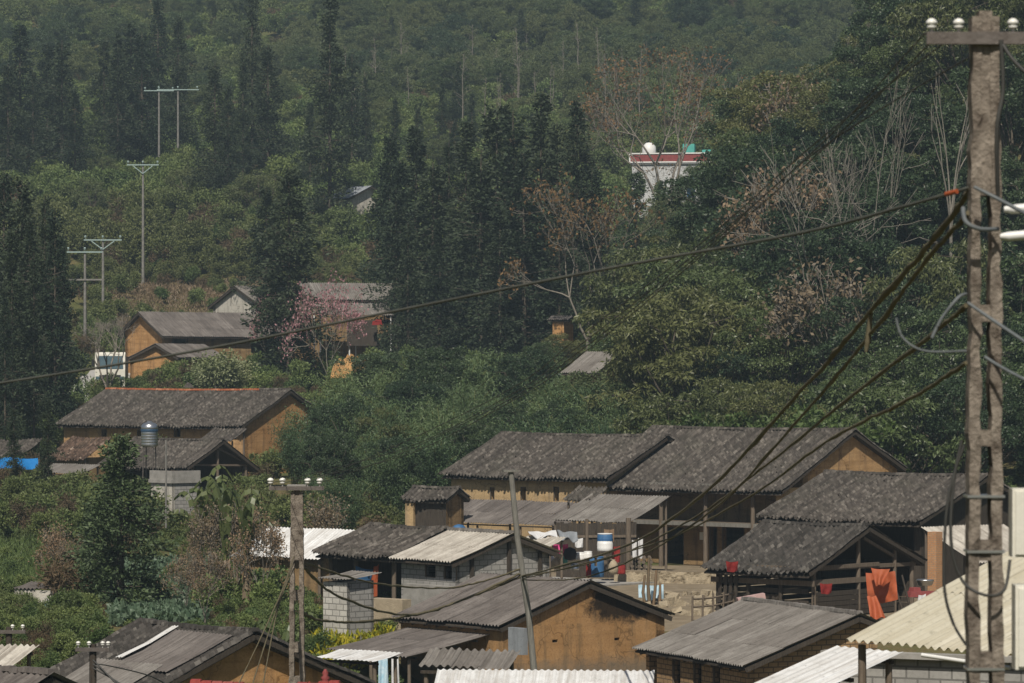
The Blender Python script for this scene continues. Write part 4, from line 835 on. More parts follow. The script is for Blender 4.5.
for py in (496, 551, 668): mb = MB(); mb.box((.0, 0, zz(py)), (.27, .245, .018)); mb.build('steel_strap', MT['inox'], root)
for (y0, y1, x0) in ((488, 556, 1017), (584, 668, 1020)):
    mb = MB(); x = (x0 - 984) / s1_ + .03; mb.box((x, -.06, (zz(y0) + zz(y1)) / 2), (.17, .2, zz(y0) - zz(y1))); mb.box((x, -.17, (zz(y0) + zz(y1)) / 2), (.13, .03, (zz(y0) - zz(y1)) * .92)); mb.build('meter_box', MT['cream'], root)
for (py, l0, l1) in ((210, 1002, 1062), (237, 998, 1062)):
    mb = MB(); mb.tube([((l0 - 984) / s1_, -.1, zz(py)), ((l0 - 984) / s1_ + .06, -.1, zz(py)), ((l1 - 984) / s1_, -.1, zz(py - 5))], [.02, .034, .034], 8); mb.build('conduit', MT['plastic'], root)
def smooth(pts, n=10):
    p = [pts[0]] + list(pts) + [pts[-1]]; out = []
    for i in range(1, len(p) - 2):
        for k in range(n):
            t = k / n; a, b, c, d = p[i - 1], p[i], p[i + 1], p[i + 2]
            out.append(.5 * ((2 * b) + (c - a) * t + (2 * a - 5 * b + 4 * c - d) * t * t + (3 * b - a - 3 * c + d) * t ** 3))
    return out + [pts[-1]]
def cable(label, pts, r, mat='cable', group=None, name='overhead_cable', lumps=0):
    q = smooth([P(*p) for p in pts], 12); g = random.Random(int(pts[0][0] + pts[-1][1])); mb = MB()
    rr = [r * (1 + (lumps * abs(g.gauss(0, .35)) if lumps else 0)) for _ in q]
    if lumps: q = [p + V(0, 0, g.gauss(0, r * .35)) for p in q]
    mb.tube(q, rr, 6); return tag(mb.build(name, MT[mat]), label, 'cable', group)
cable('long cable sagging across the whole view from the foreground pole', [(975, 186, 26), (905, 206, 26.6), (800, 233, 28), (600, 270, 30), (400, 310, 32), (200, 350, 34), (0, 383, 36), (-200, 410, 38)], .0135, 'cable_long')
tag_o = MB(); tag_o.tube([P(946, 194.2, 26.2), P(957, 191.3, 26.1)], .018, 8); tag(tag_o.build('cable_clamp', MT['orange']), 'orange and grey clamp on the long cable beside the foreground pole', 'clamp')
BND = 'cable bundle between the foreground pole and the wooden pole'
cable('thick dusty cable bundle from the foreground pole down to the wooden pole', [(972, 188, 26), (935, 238, 28), (870, 312, 33), (800, 392, 40), (700, 497, 58), (620, 548, 78), (522, 576, 100)], .0195, 'cable_olive', BND, lumps=1)
cable('second dusty cable bundle hanging just below the thickest one', [(968, 214, 26), (925, 262, 28), (870, 335, 33), (800, 418, 41), (715, 508, 60), (640, 556, 80), (580, 578, 92), (522, 580, 100)], .015, 'cable_olive', BND, lumps=1)
cable('dusty cable leaving the foreground pole at mid height toward the wooden pole', [(966, 306, 26), (926, 339, 28), (838, 407, 36), (760, 470, 50), (690, 520, 66), (610, 558, 86), (522, 577, 100)], .015, 'cable_olive', BND, lumps=.6)
cable('lowest dusty cable leaving the foreground pole toward the wooden pole', [(966, 363, 26), (908, 400, 29), (828, 441, 36), (740, 502, 52), (650, 545, 76), (522, 579, 100)], .013, 'cable_olive', BND, lumps=.6)
mb = MB(); mb.tube([P(871, 312, 33), P(868, 340, 33), P(866, 352, 33)], [.02, .03, .015], 6); tag(mb.build('cable_drop', MT['cable_olive']), 'frayed cable end dangling from the thick bundle', 'cable')
for (lab, pts, r, mt) in (('pale loop of wire rising to the foreground pole', [(932, 338, 25.8), (942, 318, 25.8), (958, 298, 25.8), (966, 294, 25.9)], .013, 'cable_grey'),
                      ('slack grey wire curving left of the foreground pole at mid height', [(896, 318, 25.8), (903, 338, 25.8), (925, 351, 25.8), (966, 351, 25.9)], .010, 'cable_grey'),
                      ('grey wire falling to the right from the upper pole', [(974, 187, 25.7), (1000, 200, 25.6), (1060, 232, 25)], .014, 'cable_grey'),
                      ('grey wire falling to the right from the middle of the pole', [(968, 303, 25.8), (1000, 325, 25.6), (1070, 372, 25)], .013, 'cable_grey'),
                      ('lower grey wire falling to the right of the pole slot', [(985, 357, 25.8), (1010, 372, 25.6), (1070, 402, 25)], .012, 'cable_grey'),
                      ('thick pale wire hook around the pole below the clamp', [(963, 208, 25.8), (966, 222, 25.7), (980, 229, 25.7), (998, 229, 25.8)], .018, 'cable_grey'),
                      ('black cable loop hanging left of the foreground pole', [(962, 440, 25.8), (954, 480, 25.8), (951, 540, 25.8), (962, 580, 25.8), (985, 595, 25.75), (1004, 590, 25.8), (1010, 560, 25.9)], .012, 'cable'),
                      ('second black cable hanging from the pole to the cream roof', [(964, 445, 25.8), (948, 500, 25.8), (944, 580, 25.8), (952, 620, 25.8), (966, 645, 25.8)], .011, 'cable'),
                      ('black cable dropping beside the crossarm', [(1001, 40, 25.8), (1003, 90, 25.8), (997, 130, 25.8), (998, 200, 25.9)], .016, 'cable'),
                      ('black brace wire right of the crossarm', [(1003, 45, 25.8), (1015, 62, 25.7), (1040, 85, 25.5)], .014, 'cable')):
    cable(lab, pts, r, mt, name='pole_wire')
# concrete pole in the middle left
D2 = 80.0; s2_ = F / D2; base = P(297, 375, D2); root = thing('utility_pole', 'slotted concrete utility pole with four white insulators left of centre', 'utility pole', (base.x, base.y, gz(base.x, base.y)))
off = -root.location.z; z2 = lambda py: -(py - HY) / F * D2 + off
ladder_pole(root, z2(488), -.3, .26, .42, .24, sorted([(z2(642), z2(600)), (z2(590), z2(560)), (z2(676), z2(652)), (z2(740), z2(690))]), 'concrete')
mb = MB(); mb.box((0, -.16, z2(488)), (1.22, .07, .09)); mb.build('crossarm', MT['steel'], root)
mb = MB(); mb.box((0, 0, z2(486)), (.42, .34, .06)); mb.build('pole_cap', MT['slab'], root)
for px in (271, 283, 308, 320): insulator(root, ((px - 297) / s2_, -.16, z2(487)), s=.75)
W4 = 'thin wires from the left pole to the foreground crossarm'
for k, (px, qx, dy) in enumerate(((271, 925, 0), (283, 940, 7), (308, 957, -6), (320, 1011, 4))):
    cable('thin dark wire rising from the left concrete pole to the foreground crossarm', [(px, 483, 80), (400, 450 + dy, 68), (512, 394 + dy, 54), (580, 345 + dy * 1.5, 47), (700, 250 + dy, 38), (820, 145 + dy, 31), (qx, 33, 26)], .006, 'cable', W4)
# wooden pole
a_, b_ = P(511, 472, 100), P(536, 690, 100); zb2 = gz(b_.x, b_.y); root = thing('wooden_pole', 'leaning grey wooden pole in front of the ochre gable', 'utility pole', (b_.x, b_.y, zb2)); loc = root.location
mb = MB(); d = a_ - b_; mb.tube([V(0, 0, -.5), b_ - loc, b_ + d * .35 - loc + V(.04, 0, 0), b_ + d * .7 - loc - V(.03, 0, 0), a_ - loc], [.10, .097, .09, .083, .078], 9); mb.build('shaft', MT['wood_grey'], root)
mb = MB(); mb.box(a_ - loc + V(-.02, 0, .03), (.42, .25, .06), .2); mb.build('pole_cap', MT['wood_grey'], root)
mb = MB(); g_ = random.Random(2); q = [P(517 + .035 * (y - 520) + 2.2 * math.sin(y * .5), y, 99.75) for y in range(516, 582, 4)]; mb.tube(q, .03, 5); mb.tube([P(522, 560, 99.8), P(524, 585, 99.7), P(519, 590, 99.7)], .035, 5); mb.build('red_rope', m_plain('faded red rope', (.38, .09, .10), (.45, .14, .14), 4), root)
B2 = 'cables between the wooden pole and the left concrete pole'
for lab, pts, r in (('uppermost dusty cable from the wooden pole to the left concrete pole', [(520, 569, 100), (480, 582, 98), (442, 588, 95), (373, 583, 88), (302, 562, 80)], .022),
                    ('middle dusty cable sagging from the wooden pole over the brown roofs', [(520, 574, 100), (462, 600, 97), (406, 615, 92), (338, 596, 85), (302, 566, 80)], .026),
                    ('thick dusty cable sagging lowest over the block tower', [(520, 577, 100), (470, 597, 98), (426, 612, 94), (371, 621, 89), (323, 621, 84), (302, 612, 80)], .028)):
    cable(lab, pts, r, 'cable_olive', B2, lumps=.8)
for k, (x1, y1) in enumerate(((236, 690), (250, 692), (262, 690))):
    cable('dusty stay cable slanting down left from the concrete pole', [(294, 556 + k * 6, 79.8), (278, 600 + k * 4, 77), (x1, y1, 72)], .011, 'cable_olive', 'stay cables of the left concrete pole', lumps=.8)
# small poles bottom left
for i, (px, y0, arm, D, lab) in enumerate(((9, 627, 34, 95, 'small dark pole with three insulators at the left edge'), (93, 644, 34, 84, 'small dark pole with insulators in front of the patched roof'))):
    A = P(px, y0, D); zg = gz(A.x, A.y); root = thing('wire_pole', lab, 'utility pole', (A.x, A.y, zg)); H = A.z - zg
    mb = MB(); mb.tube([(0, 0, -.3), (0, 0, H)], [.1, .085], 7); mb.build('shaft', MT['wood_dark'], root)
    wd = arm / F * D; mb = MB(); mb.box((0, -.1, H - .12), (wd, .08, .09)); mb.build('crossarm', MT['steel'], root)
    for t in ((-.4, .12, .42) if i == 0 else (-.42, -.1, .3, .46)): insulator(root, (t * wd, -.1, H - .08), s=.55)
for k in range(3):
    cable('dark slack cable around the small pole at the patched roof', [(93, 660 + 4 * k, 83.8), (105 + 3 * k, 672 + 3 * k, 83.6), (122 + 4 * k, 690, 83.4)], .018, 'cable', 'slack cables at the small pole')
cable('black cable crossing the patched roof from the small pole', [(95, 664, 83.8), (110, 666, 84), (150, 676, 85), (175, 690, 86)], .016, 'cable')
mb = MB(); mb.tube([P(166, 528, 196), P(166, 440, 196)], .05, 6); tag(mb.build('steel_mast', MT['concrete_far']), 'thin grey mast beside the steel water tank', 'mast')
# distant poles
def t_pole(px, y0, y1, D, arm, label, mat='porcelain_teal', brace=True, double=False):
    A = P(px, y0, D); B = P(px, y1, D); root = thing('power_pole', label, 'power pole', B); H = A.z - B.z
    mb = MB(); mb.tube([(0, 0, -2), (0, 0, H)], [.17, .11], 7); mb.build('shaft', MT['concrete_far'], root)
    wd = arm / F * D; mb = MB(); mb.box((0, -.16, H - .1), (wd, .1, .11)); mb.build('crossarm', MT['porcelain_teal'], root)
    if brace:
        mb = MB(); mb.beam((-wd * .3, -.16, H - .2), (0, -.16, H - 1.0), .08, .08); mb.beam((wd * .3, -.16, H - .2), (0, -.16, H - 1.0), .08, .08); mb.build('brace', MT['porcelain_teal'], root)
    if double: mb = MB(); mb.box((0, -.16, H - 2.6), (wd, .12, .14)); mb.build('lower_crossarm', MT['concrete_far'], root)
    for t in (-.46, 0, .46): insulator(root, (t * wd, -.16, H - .02), 'porcelain_teal', 1.25)
    return root
t_pole(143, 164, 282, 372, 32, 'tallest lone power pole on the brown hillside terrace')
t_pole(159, 90, 180, 440, 30, 'left of the two power poles sharing a pale arm on the upper hillside', brace=False)
t_pole(178, 89, 178, 440, 42, 'right of the two power poles sharing a pale arm on the upper hillside', brace=False)
t_pole(103, 239, 332, 345, 38, 'power pole with a braced pale arm behind the left conifers')
t_pole(85, 251, 352, 326, 36, 'power pole with two arms close to the left conifers', brace=False, double=True)

# ------------------------------------------------------------------ vegetation: meshes
def unit(v): return v / np.maximum(np.linalg.norm(v, axis=1, keepdims=True), 1e-6)
def kites(Cn, d, ln, wd, g, side=None):
    n = len(Cn); d = unit(d); s = unit(np.cross(d, unit(g.normal(size=(n, 3))) if side is None else side)); ln = np.broadcast_to(ln, n)[:, None]; wd = np.broadcast_to(wd, n)[:, None]
    return np.stack([Cn, Cn + d * ln * .45 + s * wd * .5, Cn + d * ln, Cn + d * ln * .45 - s * wd * .5], 1).reshape(-1, 3)
def leaf_mesh(name, V_, mat): return np_mesh(name, V_, np.arange(len(V_)).reshape(-1, 4), mat)
def tubes(segs, n=5):
    """segs: list of (p0, p1, r0, r1) -> verts, quads"""
    a = np.array([list(s[0]) + list(s[1]) + [s[2], s[3]] for s in segs], float); d = unit(a[:, 3:6] - a[:, :3])
    up = np.where(np.abs(d[:, 2:3]) > .9, [[1.0, 0, 0]], [[0, 0, 1.0]]); e1 = unit(np.cross(d, up)); e2 = np.cross(d, e1); t = 2 * np.pi * np.arange(n) / n
    ring = e1[:, None] * np.cos(t)[None, :, None] + e2[:, None] * np.sin(t)[None, :, None]
    v = np.concatenate([a[:, None, :3] + ring * a[:, 6][:, None, None], a[:, None, 3:6] + ring * a[:, 7][:, None, None]], 1).reshape(-1, 3)
    q = np.array([(i, (i + 1) % n, n + (i + 1) % n, n + i) for i in range(n)]); return v, (q[None] + 2 * n * np.arange(len(segs))[:, None, None]).reshape(-1, 4)
def tube_mesh(name, segs, mat, n=5): v, q = tubes(segs, n); return np_mesh(name, v, q, mat)

def conifer(seed, H=16.0, rmax=2.0, mat='conifer', dens=1.7, ln=.32, bare=.12, gap=.25):
    g = np.random.default_rng(seed); segs = [((0, 0, -.8), (0, 0, H * .5), .22, .14), ((0, 0, H * .5), (0, 0, H), .14, .02)]; Vs = []
    z = H * bare; amp = g.uniform(.6, 1.2, 400); k = 0
    while z < H - .1:
        u = (z / H - bare) / (1 - bare); prof = (min(1, u * 5.0 + .45)) * (1 - u) ** .82 * 1.3
        lump = 1 + 1.3 * gap * math.sin(z * 1.3 + seed) + gap * math.sin(z * 3.1 + seed * 2)
        for b in range(g.integers(4, 7)):
            az = g.uniform(0, 6.283); Lb = rmax * prof * lump * g.uniform(.55, 1.15) + .25
            rise = g.uniform(-.05, .35); d0 = np.array([math.cos(az), math.sin(az), rise]); m = int((8 + 26 * Lb / 2) * dens)
            t = g.uniform(.12, 1, m) ** .75; c = np.array([0, 0, z]) + t[:, None] * Lb * d0[None]; c[:, 2] -= .28 * (t * Lb) ** 1.4
            c += g.normal(0, .10 + .05 * Lb, (m, 3)); dd = d0[None] + g.normal(0, .55, (m, 3)); dd[:, 2] -= .15
            Vs.append(kites(c, dd, ln * g.uniform(.6, 1.3, m), ln * .42, g))
            if Lb > .8: segs.append(((0, 0, z), tuple(np.array([0, 0, z]) + Lb * .7 * d0 - np.array([0, 0, .1 * Lb])), .035, .012))
        z += g.uniform(.28, .46)
    return tube_mesh('conifer_trunk', segs, MT['bark']), leaf_mesh('conifer_crown', np.concatenate(Vs), MT[mat]), H
def limbs(g, H, fork, spread, n1, n2, r0, up=.75):
    """trunk, limbs, branches; returns segments and the branch ends"""
    segs, ends = [], []; bend = g.normal(0, .25, 2); f = np.array([bend[0], bend[1], H * fork])
    mid = f * .5 + np.array([g.normal(0, .12), g.normal(0, .12), 0]); segs += [((0, 0, -.8), tuple(mid), r0, r0 * .85), (tuple(mid), tuple(f), r0 * .85, r0 * .7)]
    for i in range(n1):
        az = 6.283 * i / n1 + g.uniform(-.5, .5); rr = spread * g.uniform(.25, .8); e = f + np.array([rr * math.cos(az), rr * math.sin(az), (H - f[2]) * g.uniform(.35, .85)])
        m = f + (e - f) * .5 + g.normal(0, .25, 3); segs += [(tuple(f), tuple(m), r0 * .5, r0 * .33), (tuple(m), tuple(e), r0 * .33, r0 * .16)]
        for j in range(n2):
            s = m if j % 2 else e; dv = g.normal(0, 1, 3); dv[2] = abs(dv[2]) * up; dv = dv / np.linalg.norm(dv); q = s + dv * spread * g.uniform(.25, .5)
            segs.append((tuple(s), tuple(q), r0 * .16, r0 * .05)); ends.append(q)
        ends.append(e)
    return segs, ends
def broadleaf(seed, H=12.0, spread=4.4, mat='broad', ln=.25, wd=.12, per=330, n1=7, n2=2, droop=.3, cr=1.35, fork=.3, squash=.7):
    """trunk and limbs carrying lobes of leaves set on a dome, with gaps between the lobes"""
    g = np.random.default_rng(seed); segs = []; Vs = []; f = np.array([g.normal(0, .2), g.normal(0, .2), H * fork]); segs += [((0, 0, -.8), tuple(f), .22, .17)]
    nl = int(n1 * (1 + n2)); zc = H * (fork + (1 - fork) * .42); ends = []
    for i in range(nl):
        u = (i + .5) / nl; el = math.asin(-.35 + 1.33 * u if u < .99 else .98); az = i * 2.39996 + g.uniform(-.4, .4); k = g.uniform(.72, 1.0)
        ends.append(np.array([math.cos(az) * math.cos(el) * spread * k, math.sin(az) * math.cos(el) * spread * k, zc + math.sin(el) * (H - zc) * .86 * k]))
    for e in ends:
        m = f + (e - f) * .5 + g.normal(0, .3, 3); m[2] += .3; segs += [(tuple(f), tuple(m), .1, .07), (tuple(m), tuple(e), .07, .025)]
        for q in range(5):
            rc = cr * g.uniform(.3, .8); o = e + g.normal(0, .68, 3) * cr * np.array([.8, .8, .4]); segs.append((tuple(e), tuple(o), .03, .012))
            n = int(per * rc * rc); v = unit(g.normal(size=(n, 3))); v[:, 2] = np.where(g.random(n) < .8, np.abs(v[:, 2]), v[:, 2]); rad = rc * g.uniform(.55, 1.05, n)
            c = o[None] + v * rad[:, None] * np.array([1, 1, squash]); dd = v * .7 + g.normal(0, .55, (n, 3)); dd[:, 2] -= droop; Vs.append(kites(c, dd, ln * g.uniform(.6, 1.3, n), wd * g.uniform(.7, 1.2, n), g))
    return tube_mesh('broadleaf_trunk', segs, MT['bark']), leaf_mesh('broadleaf_crown', np.concatenate(Vs), MT[mat]), H
def bare(seed, H=12.0, spread=4.5, mat='bark_pale', depth=5, r0=.2, leaf=None, lm=None, up=.55, fork=.3, nleaf=4):
    g = np.random.default_rng(seed); segs = []; tips = []
    def grow(p, d, ln, r, k):
        a = p
        for q in range(3):
            b = a + d * ln / 3; segs.append((tuple(a), tuple(b), r * (1 - .12 * q), r * (1 - .12 * (q + 1)))); d = d + g.normal(0, .09, 3); d[2] += .03; d = d / np.linalg.norm(d); a = b
        if k == 0: tips.append((a, d)); return
        for i in range(2 if g.random() < .55 else 3):
            nd = d + g.normal(0, .42, 3); nd[2] += up * .25; nd = nd / np.linalg.norm(nd); grow(a, nd, ln * g.uniform(.6, .85), r * .58, k - 1)
        if k <= depth - 2 and g.random() < .5: tips.append((a, d))
    f = H * fork; segs.append(((0, 0, -.8), (0, 0, f), r0, r0 * .85)); n = 4
    for i in range(n):
        az = 6.283 * i / n + g.uniform(-.6, .6); d = np.array([math.cos(az) * g.uniform(.2, .75), math.sin(az) * g.uniform(.2, .75), 1.0]); grow(np.array([0, 0, f * g.uniform(.85, 1)]), d / np.linalg.norm(d), H * .26, r0 * .6, depth)
    pts = np.array([s[1] for s in segs]); k = H / pts[:, 2].max(); kx = spread / max(1e-3, np.percentile(np.abs(pts[:, :2]), 96)); sc_ = np.array([kx, kx, k])
    segs = [(tuple(np.array(s[0]) * sc_), tuple(np.array(s[1]) * sc_), max(s[2], .014), max(s[3], .012)) for s in segs]
    crown = tube_mesh('bare_branches', segs[1:], MT[mat], 4); trunk = tube_mesh('bare_trunk', segs[:1], MT[mat], 7); lv = None
    if leaf:
        tp = np.array([t[0] * sc_ for t in tips]); tp = np.repeat(tp, nleaf, 0) + g.normal(0, .22, (len(tp) * nleaf, 3)); lv = leaf_mesh('bare_leaves', kites(tp, g.normal(size=tp.shape), leaf * g.uniform(.6, 1.3, len(tp)), leaf * .6, g), MT[lm])
    return trunk, crown, H, lv
def bamboo(seed, H=9.0, rad=3.0, mat='bamboo', n=40):
    g = np.random.default_rng(seed); segs = []; Vs = []
    for i in range(n):
        az = g.uniform(0, 6.283); b = rad * .35 * np.array([math.cos(az), math.sin(az)]) * math.sqrt(g.random()); az2 = az + g.normal(0, .6); out = rad * g.uniform(.2, 1.15); h = H * g.uniform(.6, 1.05); pts = []
        for t in np.linspace(0, 1, 8): pts.append(np.array([b[0] + math.cos(az2) * out * t ** 2.2, b[1] + math.sin(az2) * out * t ** 2.2, h * (t - .16 * t ** 4)]))
        for a, c in zip(pts, pts[1:]): segs.append((tuple(a), tuple(c), .045, .035))
        m = 420; t = g.uniform(.3, 1, m) ** .8; ii = np.clip((t * 7).astype(int), 0, 6); fr = (t * 7 - ii)[:, None]; PP = np.array(pts); c = PP[ii] * (1 - fr) + PP[ii + 1] * fr
        c += g.normal(0, 1, (m, 3)) * np.array([.36, .36, .28]) * (.4 + t[:, None] * .9); dd = g.normal(0, .7, (m, 3)); dd[:, 2] -= .7; Vs.append(kites(c, dd, (.30 * g.uniform(.6, 1.3, m)), .07, g))
    return tube_mesh('bamboo_culms', segs, MT['culm'], 4), leaf_mesh('bamboo_leaves', np.concatenate(Vs), MT[mat]), H
def shrub(seed, H=2.0, mat='shrub', n=2200, ln=.16, wd=.085, twig=True):
    g = np.random.default_rng(seed); segs = []; Vs = []
    for i in range(11):
        az = g.uniform(0, 6.283); e = np.array([math.cos(az) * g.uniform(.1, .75), math.sin(az) * g.uniform(.1, .75), H * g.uniform(.45, .9)]); segs.append(((0, 0, -.2), tuple(e * .6), .03, .022)); segs.append((tuple(e * .6), tuple(e), .022, .01))
        m = n // 11; u = unit(g.normal(size=(m, 3))); c = e + u * (H * .26 * g.uniform(.4, 1.1)) * np.sqrt(g.random(m))[:, None]; dd = u + g.normal(0, .7, (m, 3)); Vs.append(kites(c, dd, ln * g.uniform(.5, 1.4, m), wd, g))
    return tube_mesh('shrub_stems', segs, MT['bark_grey'], 4), leaf_mesh('shrub_leaves', np.concatenate(Vs), MT[mat]), H
def banana(seed, H=3.6):
    g = np.random.default_rng(seed); st = MB(); lf = MB(); dr = MB(); st.tube([(0, 0, -.3), (.03, 0, H * .3), (0, .02, H * .58)], [.10, .08, .05], 8)
    for i in range(11):
        dry = i > 4; az = i * 2.4 + g.uniform(-.3, .3); ln = H * g.uniform(.5, .7); rise = g.uniform(1.6, 3.0) if not dry else .1; wdt = .155 if not dry else .09; mb = dr if dry else lf; pts = []
        for t in np.linspace(0, 1, 9):
            r_ = ln * (.30 * t + .28 * t ** 3 if not dry else .22 * t ** .5); z = H * .56 + (ln * (rise * t - .62 * rise * t ** 2.4) if not dry else -ln * .95 * t); pts.append(V(math.cos(az) * r_, math.sin(az) * r_, z))
        sd_ = V(-math.sin(az), math.cos(az), 0)
        for a in range(8):
            for s in (-1, 1):
                w0, w1 = [wdt * math.sin(min(1, .12 + t * .95) * math.pi) ** .6 for t in (a / 8, (a + 1) / 8)]
                o = V(0, 0, .06 + .09 * g.random()); tear = g.uniform(.0, .4)
                mb.add([pts[a] + (pts[a + 1] - pts[a]) * tear, pts[a + 1], pts[a + 1] + sd_ * s * w1 - o, pts[a] + (pts[a + 1] - pts[a]) * tear + sd_ * s * w0 - o], [(0, 1, 2, 3)])
    return st, lf, dr

T = {}
T['con'] = [conifer(11, 16, 2.1), conifer(12, 17, 1.8, gap=.35), conifer(13, 15, 2.4), conifer(14, 18, 1.6, bare=.2, gap=.4), conifer(15, 14, 2.0, bare=.05)]
T['connear'] = [conifer(21, 8, 2.1, 'conifer_near', 4.2, .23, .04, .2), conifer(22, 8.5, 1.8, 'conifer_near', 4.0, .23, .06, .3)]
T['broad'] = [broadleaf(31), broadleaf(32, mat='broad_dark', spread=4.8), broadleaf(33, mat='broad_dark', ln=.24, wd=.13, per=360), broadleaf(34, mat='broad_dark', spread=3.6, ln=.24, wd=.13, per=360), broadleaf(35, mat='broad_olive', per=260)]
T['droop'] = [broadleaf(41, mat='broad', ln=.34, wd=.13, per=240, droop=.8, n1=8, n2=2, fork=.15), broadleaf(42, mat='broad_olive', ln=.34, wd=.12, per=240, droop=.9, n1=8, n2=2, fork=.15)]
T['hillbroad'] = [broadleaf(101, 9, 3.4, 'broad_hill', .24, .13, 260, 6, 2, .2, 1.2, .2), broadleaf(102, 8, 3.8, 'broad_hill', .24, .13, 260, 6, 2, .2, 1.1, .15), broadleaf(103, 10, 3.0, 'broad_hill', .24, .13, 260, 6, 2, .2, 1.1, .25)]
T['bamboo'] = [bamboo(51), bamboo(52, 8.5, 3.0), bamboo(53, 9.5, 2.2)]
T['shrub'] = [shrub(61), shrub(62, 2.3), shrub(63, 1.6)]
T['brush'] = [shrub(64, 1.8, 'brush', 1300, .2, .045), shrub(65, 1.5, 'brush', 1100, .2, .045)]
T['fresh'] = [shrub(66, 2.0, 'fresh', 2200)]
T['pale'] = [shrub(67, 3.2, 'pale_leaf', 2600, .15, .08)]
T['bare'] = [bare(71, 12, 4.8, depth=4, r0=.14, up=.5, fork=.15), bare(72, 12, 4.2, depth=4, r0=.12, up=.15, fork=.15), bare(73, 12, 2.0, depth=2, fork=.55, r0=.14)]
def polebare(seed, H=13.0, mat='bark_grey'):
    g = np.random.default_rng(seed); segs = []; x = g.normal(0, .25, (9, 2)).cumsum(0) * .35; z = np.linspace(-.8, H, 9); r = np.linspace(.13, .03, 9)
    for i in range(8): segs.append(((x[i, 0], x[i, 1], z[i]), (x[i + 1, 0], x[i + 1, 1], z[i + 1]), r[i], r[i + 1]))
    tw = []
    for k in range(22):
        t = g.uniform(.35, .98); zz_ = t * H; c = np.array([np.interp(zz_, z, x[:, 0]), np.interp(zz_, z, x[:, 1]), zz_]); az = g.uniform(0, 6.283); ln = g.uniform(.5, 1.9) * (1.25 - t); e = c + np.array([math.cos(az) * ln, math.sin(az) * ln, ln * g.uniform(.4, 1.2)]); tw.append((tuple(c), tuple(e), .035, .015))
        for q in range(2): f = e + g.normal(0, .3, 3) + np.array([0, 0, .2]); tw.append((tuple(e), tuple(f), .015, .01))
    return tube_mesh('pole_trunk', segs, MT[mat], 5), tube_mesh('pole_branches', tw, MT[mat], 4), H, None
T['pole'] = [polebare(91), polebare(92, 14), polebare(93, 12)]
T['freshtree'] = [broadleaf(95, 6, 2.4, 'fresh', ln=.24, wd=.13, per=420, n1=5, n2=2, cr=.85, fork=.15)]
T['baregrey'] = [bare(74, 8, 3.2, 'bark_grey', 5), bare(75, 8, 2.2, 'bark_grey', 5, fork=.35)]
T['budded'] = [bare(76, 18, 6.5, 'bark_grey', 6, .24, .24, 'buds', fork=.25, nleaf=2)]
T['budded2'] = [bare(77, 12, 4.2, 'bark_grey', 5, .16, .26, 'buds', fork=.2, nleaf=3)]
T['pink'] = [bare(78, 5, 2.7, 'bark_grey', 5, .06, .15, 'blossom', fork=.2, nleaf=4)]
T['twiggy'] = [bare(79, 6, 1.8, 'bark_grey', 5, .07, .16, 'dry', fork=.25, nleaf=3)]
PN = {'con': ('trunk', 'crown'), 'bamboo': ('culms', 'foliage')}
for k in ('shrub', 'brush', 'fresh', 'pale'): PN[k] = ('stems', 'foliage')
LEAF_OBJ = {}
def plant(tk, name, label, cat, px=None, top=None, D=None, wpx=None, group=None, var=None, pos=None, H=None, wide=1.0, sink=.2, rot=None):
    """one tree: an Empty at its foot with trunk and crown; size from its top (or H) and its width"""
    i = rnd.randrange(len(T[tk])) if var is None else var; tpl = T[tk][i]
    x, y = pos if pos else (gx(px, D), D); z = gz(x, y)
    if H is None: H = max(.8, -(top - HY) / F * D - z)
    kz = H / tpl[2]
    root = thing(name, label, cat, (x, y, z - sink), rnd.uniform(0, 6.283) if rot is None else rot, group)
    kx = kz * wide
    root.scale = (kx, kx, kz)
    n0, n1 = PN.get(tk, ('trunk', 'crown'))
    link(n0, tpl[0], root); c = link(n1 if len(tpl) == 3 or tpl[3] else 'branches', tpl[1], root)
    if len(tpl) > 3 and tpl[3]:
        c.name = 'branches'; link('blossom' if tk == 'pink' else 'buds' if 'bud' in tk else 'leaves', tpl[3], root)
    LEAF_OBJ.setdefault((tk, i), c)
    return root

# ------------------------------------------------------------------ vegetation: individual trees
CF = 'dark conifers of the far left hillside'
for k, (px, top, D, wd) in enumerate(((8, 62, 425, 1.2), (20, 24, 445, 1.2), (33, 70, 430, 1.1), (47, 42, 455, 1.1), (62, 38, 440, 1.1), (75, 88, 430, 1.1), (104, 40, 450, 1.1), (118, 34, 440, 1.2), (131, 24, 455, 1.1), (142, 30, 446, 1.2), (158, -8, 470, .8), (178, 14, 455, .8),
                                      (-8, 40, 440, 1.2), (215, 60, 410, .8), (228, 82, 408, .8), (252, -22, 435, .7), (243, 60, 420, .8), (268, 42, 425, .9), (352, 52, 435, 1.0), (366, 74, 440, 1.0), (395, 96, 432, 1.0), (418, 105, 430, 1.1), (442, 82, 452, 1.0), (472, 92, 446, 1.0), (455, 118, 420, 1.0), (310, 100, 415, .9))):
    plant('con', 'conifer', 'dark conifer in the scattered stand on the upper left hillside', 'tree', px, top, D, group=CF, wide=wd * rnd.uniform(.75, 1.05))
plant('con', 'conifer', 'tallest narrow conifer, a dark column reaching the top of the view', 'tree', 330, -6, 398, wide=.85, var=1)
plant('con', 'conifer', 'broad dark conifer with a bare trunk behind the pink blossom tree', 'tree', 289, 164, 299, wide=1.05, var=2)
plant('con', 'conifer', 'dark conifer touching the left side of the broad bare trunked one', 'tree', 266, 186, 322, wide=1.05, var=0)
